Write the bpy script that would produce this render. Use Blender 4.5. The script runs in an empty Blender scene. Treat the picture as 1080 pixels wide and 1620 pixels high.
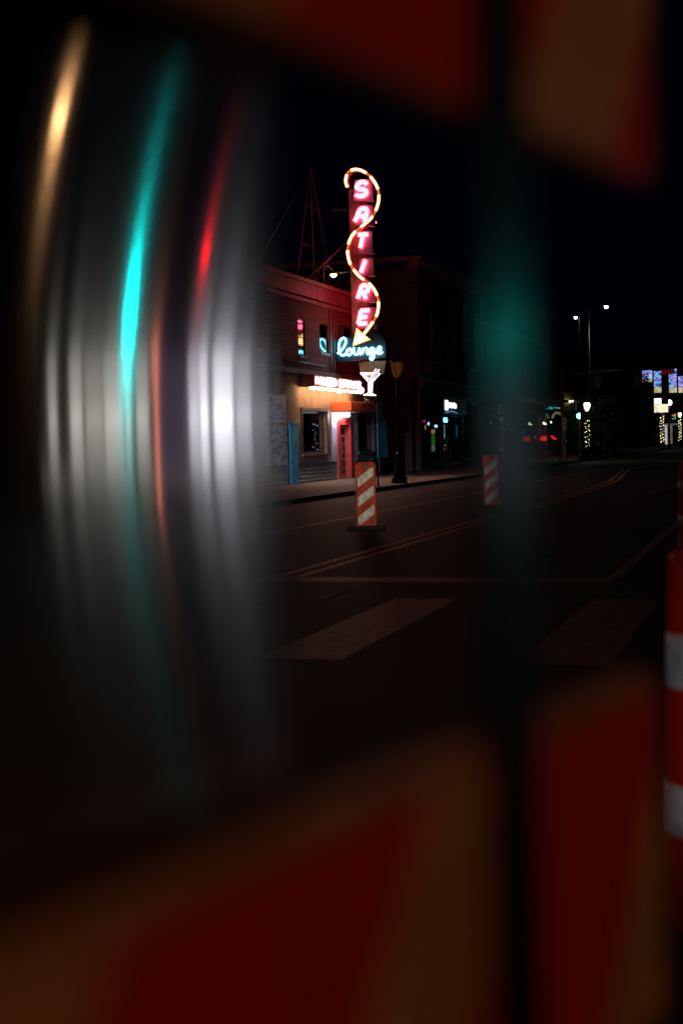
import bpy, math, random
from mathutils import Vector, Matrix
random.seed(7)
S = bpy.context.scene
C = S.collection
rad = math.radians

# ------------------------------------------------------------------ camera
# X runs along the street, Y across it towards the lounge, Z up. Camera 1.6 m above the road.
FPX = 2250.0                       # focal length in pixels of the 1080 x 1620 photograph (50 mm)
TH = math.atan(695/2250.0); PITCH = rad(-2.72); ROLL = rad(1.5); EYE = 1.6
Fh = Vector((math.cos(TH), math.sin(TH), 0)); Rh = Vector((math.sin(TH), -math.cos(TH), 0)); Zh = Vector((0, 0, 1))
Fw = math.cos(PITCH)*Fh + math.sin(PITCH)*Zh; Up = math.cos(PITCH)*Zh - math.sin(PITCH)*Fh
R2 = math.cos(ROLL)*Rh - math.sin(ROLL)*Up; U2 = math.cos(ROLL)*Up + math.sin(ROLL)*Rh
ORG = Vector((0, 0, EYE))
cd = bpy.data.cameras.new('camera'); cam = bpy.data.objects.new('camera', cd); C.objects.link(cam)
cam.matrix_world = Matrix(((R2.x, U2.x, -Fw.x, 0), (R2.y, U2.y, -Fw.y, 0), (R2.z, U2.z, -Fw.z, EYE), (0, 0, 0, 1)))
cd.sensor_fit = 'VERTICAL'; cd.sensor_height = 36.0; cd.lens = 50.0
cd.clip_start = 0.02; cd.clip_end = 3000
cd.dof.use_dof = True; cd.dof.focus_distance = 56.0; cd.dof.aperture_fstop = 1.8
S.camera = cam

# ------------------------------------------------------------------ world, exposure
W = bpy.data.worlds.new('World'); S.world = W; W.use_nodes = True
nt = W.node_tree; bg = nt.nodes['Background']
sky = nt.nodes.new('ShaderNodeTexSky'); sky.sky_type = 'NISHITA'; sky.sun_disc = False
sky.sun_elevation = rad(-5); sky.sun_rotation = rad(-90); sky.altitude = 1600
nt.links.new(sky.outputs['Color'], bg.inputs['Color']); bg.inputs['Strength'].default_value = 0.05
glow = nt.nodes.new('ShaderNodeBackground'); glow.inputs['Color'].default_value = (.02, .16, 1, 1); glow.inputs['Strength'].default_value = .0016   # faint night sky glow
ads = nt.nodes.new('ShaderNodeAddShader'); nt.links.new(bg.outputs[0], ads.inputs[0]); nt.links.new(glow.outputs[0], ads.inputs[1]); nt.links.new(ads.outputs[0], nt.nodes['World Output'].inputs['Surface'])
S.view_settings.view_transform = 'Standard'; S.view_settings.look = 'None'
S.view_settings.gamma = 1; S.view_settings.exposure = 0
S.cycles.use_denoising = True
S.cycles.max_bounces = 5; S.cycles.caustics_reflective = False; S.cycles.caustics_refractive = False
S.cycles.sample_clamp_indirect = 4.0

def ray(px, py): return Fw + (px-540)/FPX*R2 + (810-py)/FPX*U2
def onY(px, py, Y): r = ray(px, py); return ORG + r*(Y/r.y)      # point of the wall plane Y = const
def onX(px, py, X): r = ray(px, py); return ORG + r*(X/r.x)      # point of a sign plane X = const
def onG(px, py, z=0): r = ray(px, py); return ORG + r*((z-EYE)/r.z)

# ------------------------------------------------------------------ materials
def newmat(name):
    m = bpy.data.materials.new(name); m.use_nodes = True
    return m, m.node_tree, m.node_tree.nodes['Principled BSDF']
def mat(name, col, rough=.6, metal=0.0, var=.25, scale=6.0, bump=.0, spec=.5, coat=0, dirt=None):
    m, t, b = newmat(name)
    tc = t.nodes.new('ShaderNodeTexCoord'); n = t.nodes.new('ShaderNodeTexNoise')
    n.inputs['Scale'].default_value = scale; n.inputs['Detail'].default_value = 6
    t.links.new(tc.outputs['Object'], n.inputs['Vector'])
    mx = t.nodes.new('ShaderNodeMix'); mx.data_type = 'RGBA'
    lo = [c*(1-var) for c in col] if dirt is None else dirt
    mx.inputs[6].default_value = (*lo, 1); mx.inputs[7].default_value = (*[min(1, c*(1+var*.6)) for c in col], 1)
    cr = t.nodes.new('ShaderNodeMapRange'); cr.inputs[1].default_value = .35; cr.inputs[2].default_value = .65
    t.links.new(n.outputs['Fac'], cr.inputs[0]); t.links.new(cr.outputs[0], mx.inputs[0])
    t.links.new(mx.outputs[2], b.inputs['Base Color'])
    b.inputs['Roughness'].default_value = rough; b.inputs['Metallic'].default_value = metal
    b.inputs['Specular IOR Level'].default_value = spec
    if bump:
        n2 = t.nodes.new('ShaderNodeTexNoise'); n2.inputs['Scale'].default_value = scale*6; n2.inputs['Detail'].default_value = 8
        t.links.new(tc.outputs['Object'], n2.inputs['Vector'])
        bp = t.nodes.new('ShaderNodeBump'); bp.inputs['Strength'].default_value = bump; bp.inputs['Distance'].default_value = .02
        t.links.new(n2.outputs['Fac'], bp.inputs['Height']); t.links.new(bp.outputs['Normal'], b.inputs['Normal'])
    return m
def emit(name, col, strength, var=0, scale=8):
    m, t, b = newmat(name)
    b.inputs['Base Color'].default_value = (.3, .3, .3, 1); b.inputs['Roughness'].default_value = .3
    b.inputs['Emission Color'].default_value = (*col, 1); b.inputs['Emission Strength'].default_value = strength
    if var:
        tc = t.nodes.new('ShaderNodeTexCoord'); n = t.nodes.new('ShaderNodeTexNoise'); n.inputs['Scale'].default_value = scale
        t.links.new(tc.outputs['Object'], n.inputs['Vector'])
        mr = t.nodes.new('ShaderNodeMapRange'); mr.inputs[1].default_value = .3; mr.inputs[2].default_value = .7
        mr.inputs[3].default_value = strength*(1-var); mr.inputs[4].default_value = strength*(1+var)
        t.links.new(n.outputs['Fac'], mr.inputs[0]); t.links.new(mr.outputs[0], b.inputs['Emission Strength'])
    return m
def brickmat(name, c1, c2, mortar, xz=True):
    m, t, b = newmat(name)
    tc = t.nodes.new('ShaderNodeTexCoord'); sp = t.nodes.new('ShaderNodeSeparateXYZ'); cb = t.nodes.new('ShaderNodeCombineXYZ')
    t.links.new(tc.outputs['Object'], sp.inputs[0])
    ad = t.nodes.new('ShaderNodeMath'); ad.operation = 'ADD'
    t.links.new(sp.outputs['X'], ad.inputs[0]); t.links.new(sp.outputs['Y'], ad.inputs[1])
    t.links.new(ad.outputs[0], cb.inputs['X']); t.links.new(sp.outputs['Z'], cb.inputs['Y'])
    br = t.nodes.new('ShaderNodeTexBrick'); br.inputs['Scale'].default_value = 1
    br.inputs['Brick Width'].default_value = .42; br.inputs['Row Height'].default_value = .135
    br.inputs['Mortar Size'].default_value = .016; br.inputs['Bias'].default_value = -.2
    br.inputs['Color1'].default_value = (*c1, 1); br.inputs['Color2'].default_value = (*c2, 1); br.inputs['Mortar'].default_value = (*mortar, 1)
    t.links.new(cb.outputs[0], br.inputs['Vector'])
    n = t.nodes.new('ShaderNodeTexNoise'); n.inputs['Scale'].default_value = 1.7; n.inputs['Detail'].default_value = 5
    t.links.new(tc.outputs['Object'], n.inputs['Vector'])
    mx = t.nodes.new('ShaderNodeMix'); mx.data_type = 'RGBA'; mx.blend_type = 'MULTIPLY'; mx.inputs[0].default_value = .7
    t.links.new(br.outputs['Color'], mx.inputs[6]); t.links.new(n.outputs['Color'], mx.inputs[7])
    t.links.new(mx.outputs[2], b.inputs['Base Color']); b.inputs['Roughness'].default_value = .8
    bp = t.nodes.new('ShaderNodeBump'); bp.invert = True; bp.inputs['Strength'].default_value = .8; bp.inputs['Distance'].default_value = .03
    t.links.new(br.outputs['Fac'], bp.inputs['Height']); t.links.new(bp.outputs['Normal'], b.inputs['Normal'])
    return m
def glassmat(name):
    m = bpy.data.materials.new(name); m.use_nodes = True; t = m.node_tree; t.nodes.clear()
    o = t.nodes.new('ShaderNodeOutputMaterial'); mx = t.nodes.new('ShaderNodeMixShader'); lw_ = t.nodes.new('ShaderNodeLayerWeight'); lw_.inputs['Blend'].default_value = .5
    pw = t.nodes.new('ShaderNodeMath'); pw.operation = 'POWER'; pw.inputs[1].default_value = 4.0; t.links.new(lw_.outputs['Facing'], pw.inputs[0])
    fr = t.nodes.new('ShaderNodeMath'); fr.operation = 'MULTIPLY_ADD'; fr.inputs[1].default_value = .96; fr.inputs[2].default_value = .03; fr.use_clamp = True
    t.links.new(pw.outputs[0], fr.inputs[0])
    tr = t.nodes.new('ShaderNodeBsdfTransparent'); tr.inputs['Color'].default_value = (.75, .8, .8, 1)
    gl = t.nodes.new('ShaderNodeBsdfGlossy'); gl.inputs['Roughness'].default_value = .02; gl.inputs['Color'].default_value = (.9, .9, .9, 1)
    t.links.new(fr.outputs[0], mx.inputs[0]); t.links.new(tr.outputs[0], mx.inputs[1]); t.links.new(gl.outputs[0], mx.inputs[2])
    t.links.new(mx.outputs[0], o.inputs[0]); return m
def brushed(name, col, ax1, ay1, ax2, ay2, mixrough):
    # brushed steel: grain runs along the U axis of the mesh's UVs
    m = bpy.data.materials.new(name); m.use_nodes = True; t = m.node_tree; t.nodes.clear()
    o = t.nodes.new('ShaderNodeOutputMaterial')
    tg = t.nodes.new('ShaderNodeTangent'); tg.direction_type = 'UV_MAP'; tg.uv_map = 'UVMap'
    a = t.nodes.new('ShaderNodeBsdfAnisotropic'); a.distribution = 'GGX'
    a.inputs['Color'].default_value = (*col, 1); a.inputs['Roughness'].default_value = (ax1*ay1)**.25; a.inputs['Anisotropy'].default_value = 1-(ax1/ay1)**.5
    t.links.new(tg.outputs[0], a.inputs['Tangent'])
    tc = t.nodes.new('ShaderNodeTexCoord'); mp = t.nodes.new('ShaderNodeMapping'); mp.inputs['Scale'].default_value = (9, 9, 2.5)
    gn = t.nodes.new('ShaderNodeTexNoise'); gn.inputs['Scale'].default_value = 2.5; gn.inputs['Detail'].default_value = 7
    gr = t.nodes.new('ShaderNodeMix'); gr.data_type = 'RGBA'; gr.inputs[6].default_value = (*[q*.45 for q in col], 1); gr.inputs[7].default_value = (*[min(1, q*1.2) for q in col], 1)
    t.links.new(tc.outputs['Object'], mp.inputs[0]); t.links.new(mp.outputs[0], gn.inputs['Vector']); t.links.new(gn.outputs['Fac'], gr.inputs[0]); t.links.new(gr.outputs[2], a.inputs['Color'])
    c = t.nodes.new('ShaderNodeBsdfAnisotropic'); c.inputs['Color'].default_value = (*col, 1)
    t.links.new(gr.outputs[2], c.inputs['Color'])
    c.inputs['Roughness'].default_value = (ax2*ay2)**.25; c.inputs['Anisotropy'].default_value = 1-(ax2/ay2)**.5
    t.links.new(tg.outputs[0], c.inputs['Tangent'])
    mx = t.nodes.new('ShaderNodeMixShader'); mx.inputs[0].default_value = mixrough
    t.links.new(a.outputs[0], mx.inputs[1]); t.links.new(c.outputs[0], mx.inputs[2]); t.links.new(mx.outputs[0], o.inputs[0])
    return m

def asphaltmat():
    m, t, b = newmat('asphalt')
    tc = t.nodes.new('ShaderNodeTexCoord')
    n = t.nodes.new('ShaderNodeTexNoise'); n.inputs['Scale'].default_value = .35; n.inputs['Detail'].default_value = 8
    v = t.nodes.new('ShaderNodeTexNoise'); v.inputs['Scale'].default_value = 60; v.inputs['Detail'].default_value = 3
    t.links.new(tc.outputs['Object'], n.inputs['Vector']); t.links.new(tc.outputs['Object'], v.inputs['Vector'])
    mx = t.nodes.new('ShaderNodeMix'); mx.data_type = 'RGBA'; mx.inputs[6].default_value = (.009, .0085, .008, 1); mx.inputs[7].default_value = (.03, .027, .024, 1)
    ad = t.nodes.new('ShaderNodeMath'); ad.operation = 'MULTIPLY_ADD'; ad.inputs[1].default_value = .5; ad.inputs[2].default_value = .0
    t.links.new(v.outputs['Fac'], ad.inputs[0])
    ad2 = t.nodes.new('ShaderNodeMath'); ad2.operation = 'MULTIPLY'; t.links.new(n.outputs['Fac'], ad2.inputs[0]); ad2.inputs[1].default_value = 1.0
    ad3 = t.nodes.new('ShaderNodeMath'); ad3.operation = 'ADD'; t.links.new(ad.outputs[0], ad3.inputs[0]); t.links.new(ad2.outputs[0], ad3.inputs[1])
    mr = t.nodes.new('ShaderNodeMapRange'); mr.inputs[1].default_value = .45; mr.inputs[2].default_value = 1.05
    t.links.new(ad3.outputs[0], mr.inputs[0]); t.links.new(mr.outputs[0], mx.inputs[0]); t.links.new(mx.outputs[2], b.inputs['Base Color'])
    b.inputs['Roughness'].default_value = .7; b.inputs['Specular IOR Level'].default_value = .22
    bp = t.nodes.new('ShaderNodeBump'); bp.inputs['Strength'].default_value = .5; bp.inputs['Distance'].default_value = .008
    t.links.new(v.outputs['Fac'], bp.inputs['Height']); t.links.new(bp.outputs['Normal'], b.inputs['Normal'])
    return m
def paintmat(name, col):
    # worn road paint: asphalt shows through where it has flaked
    m, t, b = newmat(name)
    tc = t.nodes.new('ShaderNodeTexCoord'); n = t.nodes.new('ShaderNodeTexNoise'); n.inputs['Scale'].default_value = 5; n.inputs['Detail'].default_value = 10; n.inputs['Roughness'].default_value = .7
    t.links.new(tc.outputs['Object'], n.inputs['Vector'])
    mr = t.nodes.new('ShaderNodeMapRange'); mr.inputs[1].default_value = .3; mr.inputs[2].default_value = .5
    mx = t.nodes.new('ShaderNodeMix'); mx.data_type = 'RGBA'; mx.inputs[6].default_value = (.07, .06, .05, 1); mx.inputs[7].default_value = (*col, 1)
    t.links.new(n.outputs['Fac'], mr.inputs[0]); t.links.new(mr.outputs[0], mx.inputs[0]); t.links.new(mx.outputs[2], b.inputs['Base Color'])
    b.inputs['Roughness'].default_value = .6
    return m
def muralmat(name, cols, scale, stretch=1.0):
    m, t, b = newmat(name)
    tc = t.nodes.new('ShaderNodeTexCoord'); mp = t.nodes.new('ShaderNodeMapping'); mp.inputs['Scale'].default_value = (.4, 1, stretch*.6)
    n = t.nodes.new('ShaderNodeTexNoise'); n.inputs['Scale'].default_value = scale; n.inputs['Detail'].default_value = 7; n.inputs['Distortion'].default_value = 1.2
    t.links.new(tc.outputs['Object'], mp.inputs[0]); t.links.new(mp.outputs[0], n.inputs['Vector'])
    cr = t.nodes.new('ShaderNodeValToRGB'); e = cr.color_ramp.elements
    pos = [.34 + .32*i/(len(cols)-1) for i in range(len(cols))]
    e[0].position = pos[0]; e[0].color = (*cols[0], 1); e[1].position = pos[-1]; e[1].color = (*cols[-1], 1)
    for p, c in zip(pos[1:-1], cols[1:-1]):
        q = e.new(p); q.color = (*c, 1)
    t.links.new(n.outputs['Fac'], cr.inputs[0]); t.links.new(cr.outputs[0], b.inputs['Base Color']); b.inputs['Roughness'].default_value = .5
    return m
def litmat(name, cols, scale, strength, stretch=(1, 1, 1)):
    # backlit glass: a blurred jumble of bright and dark things behind a lit window
    m, t, b = newmat(name); b.inputs['Base Color'].default_value = (.05, .05, .05, 1)
    tc = t.nodes.new('ShaderNodeTexCoord'); mp = t.nodes.new('ShaderNodeMapping'); mp.inputs['Scale'].default_value = stretch
    n = t.nodes.new('ShaderNodeTexNoise'); n.inputs['Scale'].default_value = scale; n.inputs['Detail'].default_value = 4
    t.links.new(tc.outputs['Object'], mp.inputs[0]); t.links.new(mp.outputs[0], n.inputs['Vector'])
    cr = t.nodes.new('ShaderNodeValToRGB'); e = cr.color_ramp.elements
    pos = [.34 + .32*i/(len(cols)-1) for i in range(len(cols))]
    e[0].position = pos[0]; e[0].color = (*cols[0], 1); e[1].position = pos[-1]; e[1].color = (*cols[-1], 1)
    for p, c in zip(pos[1:-1], cols[1:-1]):
        q = e.new(p); q.color = (*c, 1)
    t.links.new(n.outputs['Fac'], cr.inputs[0]); t.links.new(cr.outputs[0], b.inputs['Emission Color']); b.inputs['Emission Strength'].default_value = strength
    return m

M = {}
M['asphalt'] = asphaltmat()
M['concrete'] = mat('concrete', (.15, .105, .09), .75, var=.4, scale=1.2, bump=.3)
M['kerb'] = mat('kerb_concrete', (.16, .12, .1), .8, var=.35, scale=3, bump=.3)
M['wpaint'] = paintmat('white_road_paint', (.36, .26, .15)); M['ypaint'] = paintmat('yellow_road_paint', (.62, .34, .05))
M['brick'] = brickmat('red_brick', (.3, .026, .012), (.17, .016, .009), (.42, .13, .06))
M['brick2'] = brickmat('dark_brick', (.16, .07, .05), (.11, .05, .04), (.24, .2, .17))
M['olivebrick'] = brickmat('tan_brick', (.34, .27, .14), (.26, .2, .11), (.32, .28, .2))
M['stucco'] = mat('tan_stucco', (.2, .125, .11), .85, var=.3, scale=1.5, bump=.3)
M['lilac'] = mat('lilac_stucco', (.55, .5, .68), .85, var=.2, scale=2, bump=.2)
M['dark'] = mat('dark_painted_wood', (.04, .025, .02), .5, var=.4)
M['black'] = mat('black_metal', (.015, .015, .016), .4, metal=.0, var=.3)
M['void'] = mat('dark_interior', (.012, .01, .012), .9, var=.5)
M['roof'] = mat('roof_felt', (.05, .04, .04), .9)
M['trim'] = mat('cornice_paint', (.35, .27, .2), .6, var=.3, scale=3)
M['redtrim'] = mat('red_brown_coping', (.3, .06, .045), .5, var=.35, scale=3)
M['corr'] = mat('corrugated_steel', (.5, .6, .68), .28, metal=.85, var=.3, scale=4)
M['reddoor'] = mat('red_door_frame', (.6, .035, .03), .45, var=.15)
M['wood'] = mat('carved_wood', (.75, .55, .3), .5, var=.5, scale=14)
M['orange_canopy'] = mat('orange_canopy', (.6, .11, .03), .6, var=.15)
M['glass'] = glassmat('window_glass')
M['cream'] = mat('cream_sign_enamel', (.3, .27, .15), .45, var=.2, scale=5)
M['pale'] = mat('pale_letter_panel', (.34, .29, .32), .4, var=.15, scale=5)
M['rustred'] = mat('red_channel_enamel', (.35, .05, .02), .4, var=.4, scale=12)
M['tealcab'] = mat('teal_black_sign_enamel', (.03, .06, .075), .4, var=.2, scale=4)
M['olivecab'] = mat('olive_sign_enamel', (.2, .16, .09), .5, var=.3, scale=4)
M['steel'] = mat('painted_steel', (.4, .3, .26), .5, metal=.0, var=.4, scale=9)
M['darksteel'] = mat('dark_steel_frame', (.05, .055, .055), .5, metal=.3)
M['galv'] = mat('galvanised_steel', (.4, .42, .42), .4, metal=.9, var=.25, scale=9)
M['orange'] = mat('orange_plastic', (.75, .022, .005), .5, spec=.25, var=.12, scale=6)
M['osheet'] = mat('orange_sheeting', (.8, .03, .004), .5, spec=.2, var=.1, scale=20)
M['wsheet'] = mat('white_sheeting', (.8, .8, .76), .35, var=.35, scale=11)
M['rsheet'] = mat('amber_lit_white_sheeting', (.82, .56, .24), .45, var=.3, scale=9)  # white sheeting with the sodium light's amber put into its colour
M['dorange'] = mat('bright_orange_plastic', (.72, .06, .008), .5, spec=.25, var=.4, scale=6)
M['wplastic'] = mat('dull_orange_plastic', (.5, .34, .24), .5, var=.3, scale=7)
M['rubber'] = mat('black_rubber', (.02, .02, .02), .8, var=.4)
M['signwhite'] = mat('white_sign_face', (.8, .7, .5), .5, var=.15)
M['bluepaint'] = muralmat('blue_mural_paint', [(.02, .2, .45), (.03, .45, .8), (.15, .6, .85), (.02, .3, .65)], 2.2)
M['mural'] = muralmat('pasted_posters', [(.08, .14, .35), (.75, .68, .8), (.2, .45, .7), (.85, .75, .8), (.05, .04, .08), (.6, .5, .6)], 1.5, 2.6)
M['leaf'] = mat('leaves', (.05, .08, .03), .6, var=.5, scale=2)
M['bark'] = mat('bark', (.08, .06, .04), .9, var=.4)
M['nred'] = emit('red_neon', (1, .085, .155), 10.5)
M['nwhitered'] = emit('bright_red_neon', (1, .3, .28), 16)
M['ncyan'] = emit('cyan_neon', (.2, .8, 1), 6)
M['bulbs'] = emit('warm_chaser_bulbs', (1, .52, .18), 5.5, var=.25, scale=25)
M['bulbsdim'] = emit('unlit_chaser_bulbs', (1, .2, .05), .8, var=.7, scale=30)
M['tubewhite'] = emit('warm_white_tube', (1, .62, .27), 85)
M['ncream'] = emit('cream_neon', (1, .72, .8), 3.2)
M['nlilac'] = emit('lilac_neon', (.75, .4, 1), 3.0)
M['porch'] = emit('cool_white_lamp', (.85, .85, 1), 60)
M['amberdim'] = emit('amber_glow_glass', (1, .25, .05), .06, var=.5, scale=6); M['amberdim'].node_tree.nodes['Principled BSDF'].inputs['Base Color'].default_value = (.06, .03, .015, 1)  # unlit lantern: faint emission stands for light caught by its panes
M['warmbulb'] = emit('warm_bulb', (1, .7, .4), 12)
M['whitelamp'] = emit('white_lamp', (1, .9, .72), 40)
M['lantern'] = emit('lantern_glass', (.95, 1, .85), 6)
M['teal'] = emit('teal_light', (.12, .9, 1), 16)
M['tealsig'] = emit('green_signal_lens', (.0, .8, .76), 190)
M['tealsig2'] = emit('dim_green_signal_lens', (.0, .85, .8), 30)
M['redsig'] = emit('red_signal_lens', (1, .0, .005), 14)
M['fairy'] = emit('fairy_lights', (1, .85, .45), 5)
M['fairyw'] = emit('white_fairy_lights', (.75, .7, 1), 1.6)

# ------------------------------------------------------------------ mesh helpers
class MB:
    def __init__(s): s.v = []; s.f = []; s.m = []; s.sm = []
    def add(s, vs, fs, mi=0, smooth=False):
        o = len(s.v); s.v += [tuple(v) for v in vs]
        for f in fs: s.f.append([i+o for i in f]); s.m.append(mi); s.sm.append(smooth)
        return s
    def box(s, x0, x1, y0, y1, z0, z1, mi=0):
        vs = [(x, y, z) for z in (z0, z1) for y in (y0, y1) for x in (x0, x1)]
        return s.add(vs, [(0, 2, 3, 1), (4, 5, 7, 6), (0, 1, 5, 4), (2, 6, 7, 3), (0, 4, 6, 2), (1, 3, 7, 5)], mi)
    def obox(s, c, a, b, n, ha, hb, hn, mi=0):
        c = Vector(c); vs = [c + i*ha*a + j*hb*b + k*hn*n for k in (-1, 1) for j in (-1, 1) for i in (-1, 1)]
        return s.add(vs, [(0, 2, 3, 1), (4, 5, 7, 6), (0, 1, 5, 4), (2, 6, 7, 3), (0, 4, 6, 2), (1, 3, 7, 5)], mi)
    def tube(s, pts, r, n=8, closed=False, mi=0):
        pts = [Vector(p) for p in pts]; N = len(pts); rs = r if isinstance(r, (list, tuple)) else [r]*N
        vs = []; prev = None
        for i, p in enumerate(pts):
            a = pts[(i-1) % N] if (closed or i > 0) else p; b = pts[(i+1) % N] if (closed or i < N-1) else p
            t = (b-a).normalized()
            if prev is None:
                u = t.orthogonal().normalized()
            else:
                u = (prev - t*prev.dot(t)).normalized()
            prev = u; w = t.cross(u)
            for k in range(n):
                an = 2*math.pi*k/n; vs.append(p + rs[i]*(math.cos(an)*u + math.sin(an)*w))
        fs = []
        for i in range(N if closed else N-1):
            j = (i+1) % N
            for k in range(n): fs.append((i*n+k, i*n+(k+1) % n, j*n+(k+1) % n, j*n+k))
        if not closed: fs += [tuple(range(n-1, -1, -1)), tuple((N-1)*n+k for k in range(n))]
        return s.add(vs, fs, mi, True)
    def lathe(s, prof, c, n=20, mi=0, smooth=True):
        vs = []; c = Vector(c)
        for r, z in prof:
            for k in range(n): an = 2*math.pi*k/n; vs.append(c + Vector((r*math.cos(an), r*math.sin(an), z)))
        fs = []
        for i in range(len(prof)-1):
            for k in range(n): fs.append((i*n+k, i*n+(k+1) % n, (i+1)*n+(k+1) % n, (i+1)*n+k))
        fs += [tuple(range(n-1, -1, -1)), tuple((len(prof)-1)*n+k for k in range(n))]
        return s.add(vs, fs, mi, smooth)
    def prism(s, poly, ext, mi=0):
        n = len(poly); ext = Vector(ext); vs = [Vector(p) for p in poly] + [Vector(p)+ext for p in poly]
        fs = [tuple(range(n-1, -1, -1)), tuple(range(n, 2*n))] + [(i, (i+1) % n, n+(i+1) % n, n+i) for i in range(n)]
        return s.add(vs, fs, mi)
    def ball(s, c, r, n=10, mi=0, sz=1.0):
        prof = [(max(.001, r*math.sin(math.pi*i/6)), -r*sz*math.cos(math.pi*i/6)) for i in range(7)]
        return s.lathe(prof, c, n, mi)
    def build(s, name, mats, parent=None, bevel=0):
        me = bpy.data.meshes.new(name); me.from_pydata(s.v, [], s.f); me.validate()
        for m in (mats if isinstance(mats, (list, tuple)) else [mats]): me.materials.append(M[m] if isinstance(m, str) else m)
        if len(me.polygons) == len(s.m):
            me.polygons.foreach_set('material_index', s.m); me.polygons.foreach_set('use_smooth', s.sm)
        me.update()
        o = bpy.data.objects.new(name, me); C.objects.link(o)
        if parent:
            o.parent = parent; o.matrix_parent_inverse = Matrix.Translation(-world_loc(parent))
        if bevel:
            b = o.modifiers.new('bevel', 'BEVEL'); b.width = bevel; b.segments = 2; b.limit_method = 'ANGLE'
        return o
WL = {}
def world_loc(o): return WL.get(o.name, Vector((0, 0, 0)))
def tag(o, label=None, cat=None, group=None, kind=None):
    if label: o['label'] = label
    if cat: o['category'] = cat
    if group: o['group'] = group
    if kind: o['kind'] = kind
    return o
def thing(name, label, cat, loc=(0, 0, 0), group=None):
    o = bpy.data.objects.new(name, None); C.objects.link(o); o.location = loc; o.empty_display_size = .2
    WL[o.name] = Vector(loc); return tag(o, label, cat, group)
def struct(name, mb, m): return tag(mb.build(name, m), kind='structure')
def copy_tree(src, shift, label, scale=None):
    r = src.copy(); C.objects.link(r); r.location = Vector(src.location) + Vector(shift); r['label'] = label
    def rec(a, b):
        for ch in list(a.children):
            if ch.name in done: continue
            d = ch.copy(); C.objects.link(d); d.parent = b; d.matrix_parent_inverse = ch.matrix_parent_inverse.copy(); done.add(d.name); rec(ch, d)
    done = set(); rec(src, r); return r
def smooth(pts, k=6, closed=False):
    pts = [Vector(p) for p in pts]; n = len(pts); out = []
    for i in range(n if closed else n-1):
        g = (lambda j: pts[j % n]) if closed else (lambda j: pts[max(0, min(n-1, j))])
        a, b, c, d = g(i-1), g(i), g(i+1), g(i+2)
        for q in range(k):
            t = q/k; out.append(.5*((2*b) + (c-a)*t + (2*a-5*b+4*c-d)*t*t + (3*b-a-3*c+d)*t*t*t))
    if not closed: out.append(pts[-1])
    return out
def clip_poly(poly, x0, x1, z0, z1):
    for ax, lim, sg in ((0, x0, 1), (0, x1, -1), (1, z0, 1), (1, z1, -1)):
        out = []
        for i in range(len(poly)):
            a, b = poly[i], poly[(i+1) % len(poly)]
            da, db = (a[ax]-lim)*sg, (b[ax]-lim)*sg
            if da >= 0: out.append(a)
            if (da >= 0) != (db >= 0):
                t = da/(da-db); out.append((a[0]+(b[0]-a[0])*t, a[1]+(b[1]-a[1])*t))
        poly = out
        if not poly: return []
    return poly
def wall_grid(mb, x0, x1, z0, z1, y0, y1, holes, mi=0):
    # a wall of thickness y0..y1 with rectangular openings (hx0, hx1, hz0, hz1)
    xs = sorted({x0, x1, *[v for h in holes for v in h[:2]]}); zs = sorted({z0, z1, *[v for h in holes for v in h[2:]]})
    xs = [x for x in xs if x0 <= x <= x1]; zs = [z for z in zs if z0 <= z <= z1]
    solid = lambda i, j: 0 <= i < len(xs)-1 and 0 <= j < len(zs)-1 and not any(
        h[0]-1e-6 <= xs[i] and xs[i+1] <= h[1]+1e-6 and h[2]-1e-6 <= zs[j] and zs[j+1] <= h[3]+1e-6 for h in holes)
    for i in range(len(xs)-1):
        for j in range(len(zs)-1):
            if not solid(i, j): continue
            a, b, c, d = xs[i], xs[i+1], zs[j], zs[j+1]
            mb.add([(a, y0, c), (b, y0, c), (b, y0, d), (a, y0, d)], [(0, 1, 2, 3)], mi)
            mb.add([(a, y1, c), (b, y1, c), (b, y1, d), (a, y1, d)], [(3, 2, 1, 0)], mi)
            if not solid(i-1, j): mb.add([(a, y0, c), (a, y1, c), (a, y1, d), (a, y0, d)], [(3, 2, 1, 0)], mi)
            if not solid(i+1, j): mb.add([(b, y0, c), (b, y1, c), (b, y1, d), (b, y0, d)], [(0, 1, 2, 3)], mi)
            if not solid(i, j-1): mb.add([(a, y0, c), (b, y0, c), (b, y1, c), (a, y1, c)], [(3, 2, 1, 0)], mi)
            if not solid(i, j+1): mb.add([(a, y0, d), (b, y0, d), (b, y1, d), (a, y1, d)], [(0, 1, 2, 3)], mi)
    return mb
def flat(mb, pts, z=.004, mi=0): return mb.add([(p[0], p[1], z) for p in pts], [tuple(range(len(pts)))], mi)
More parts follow.
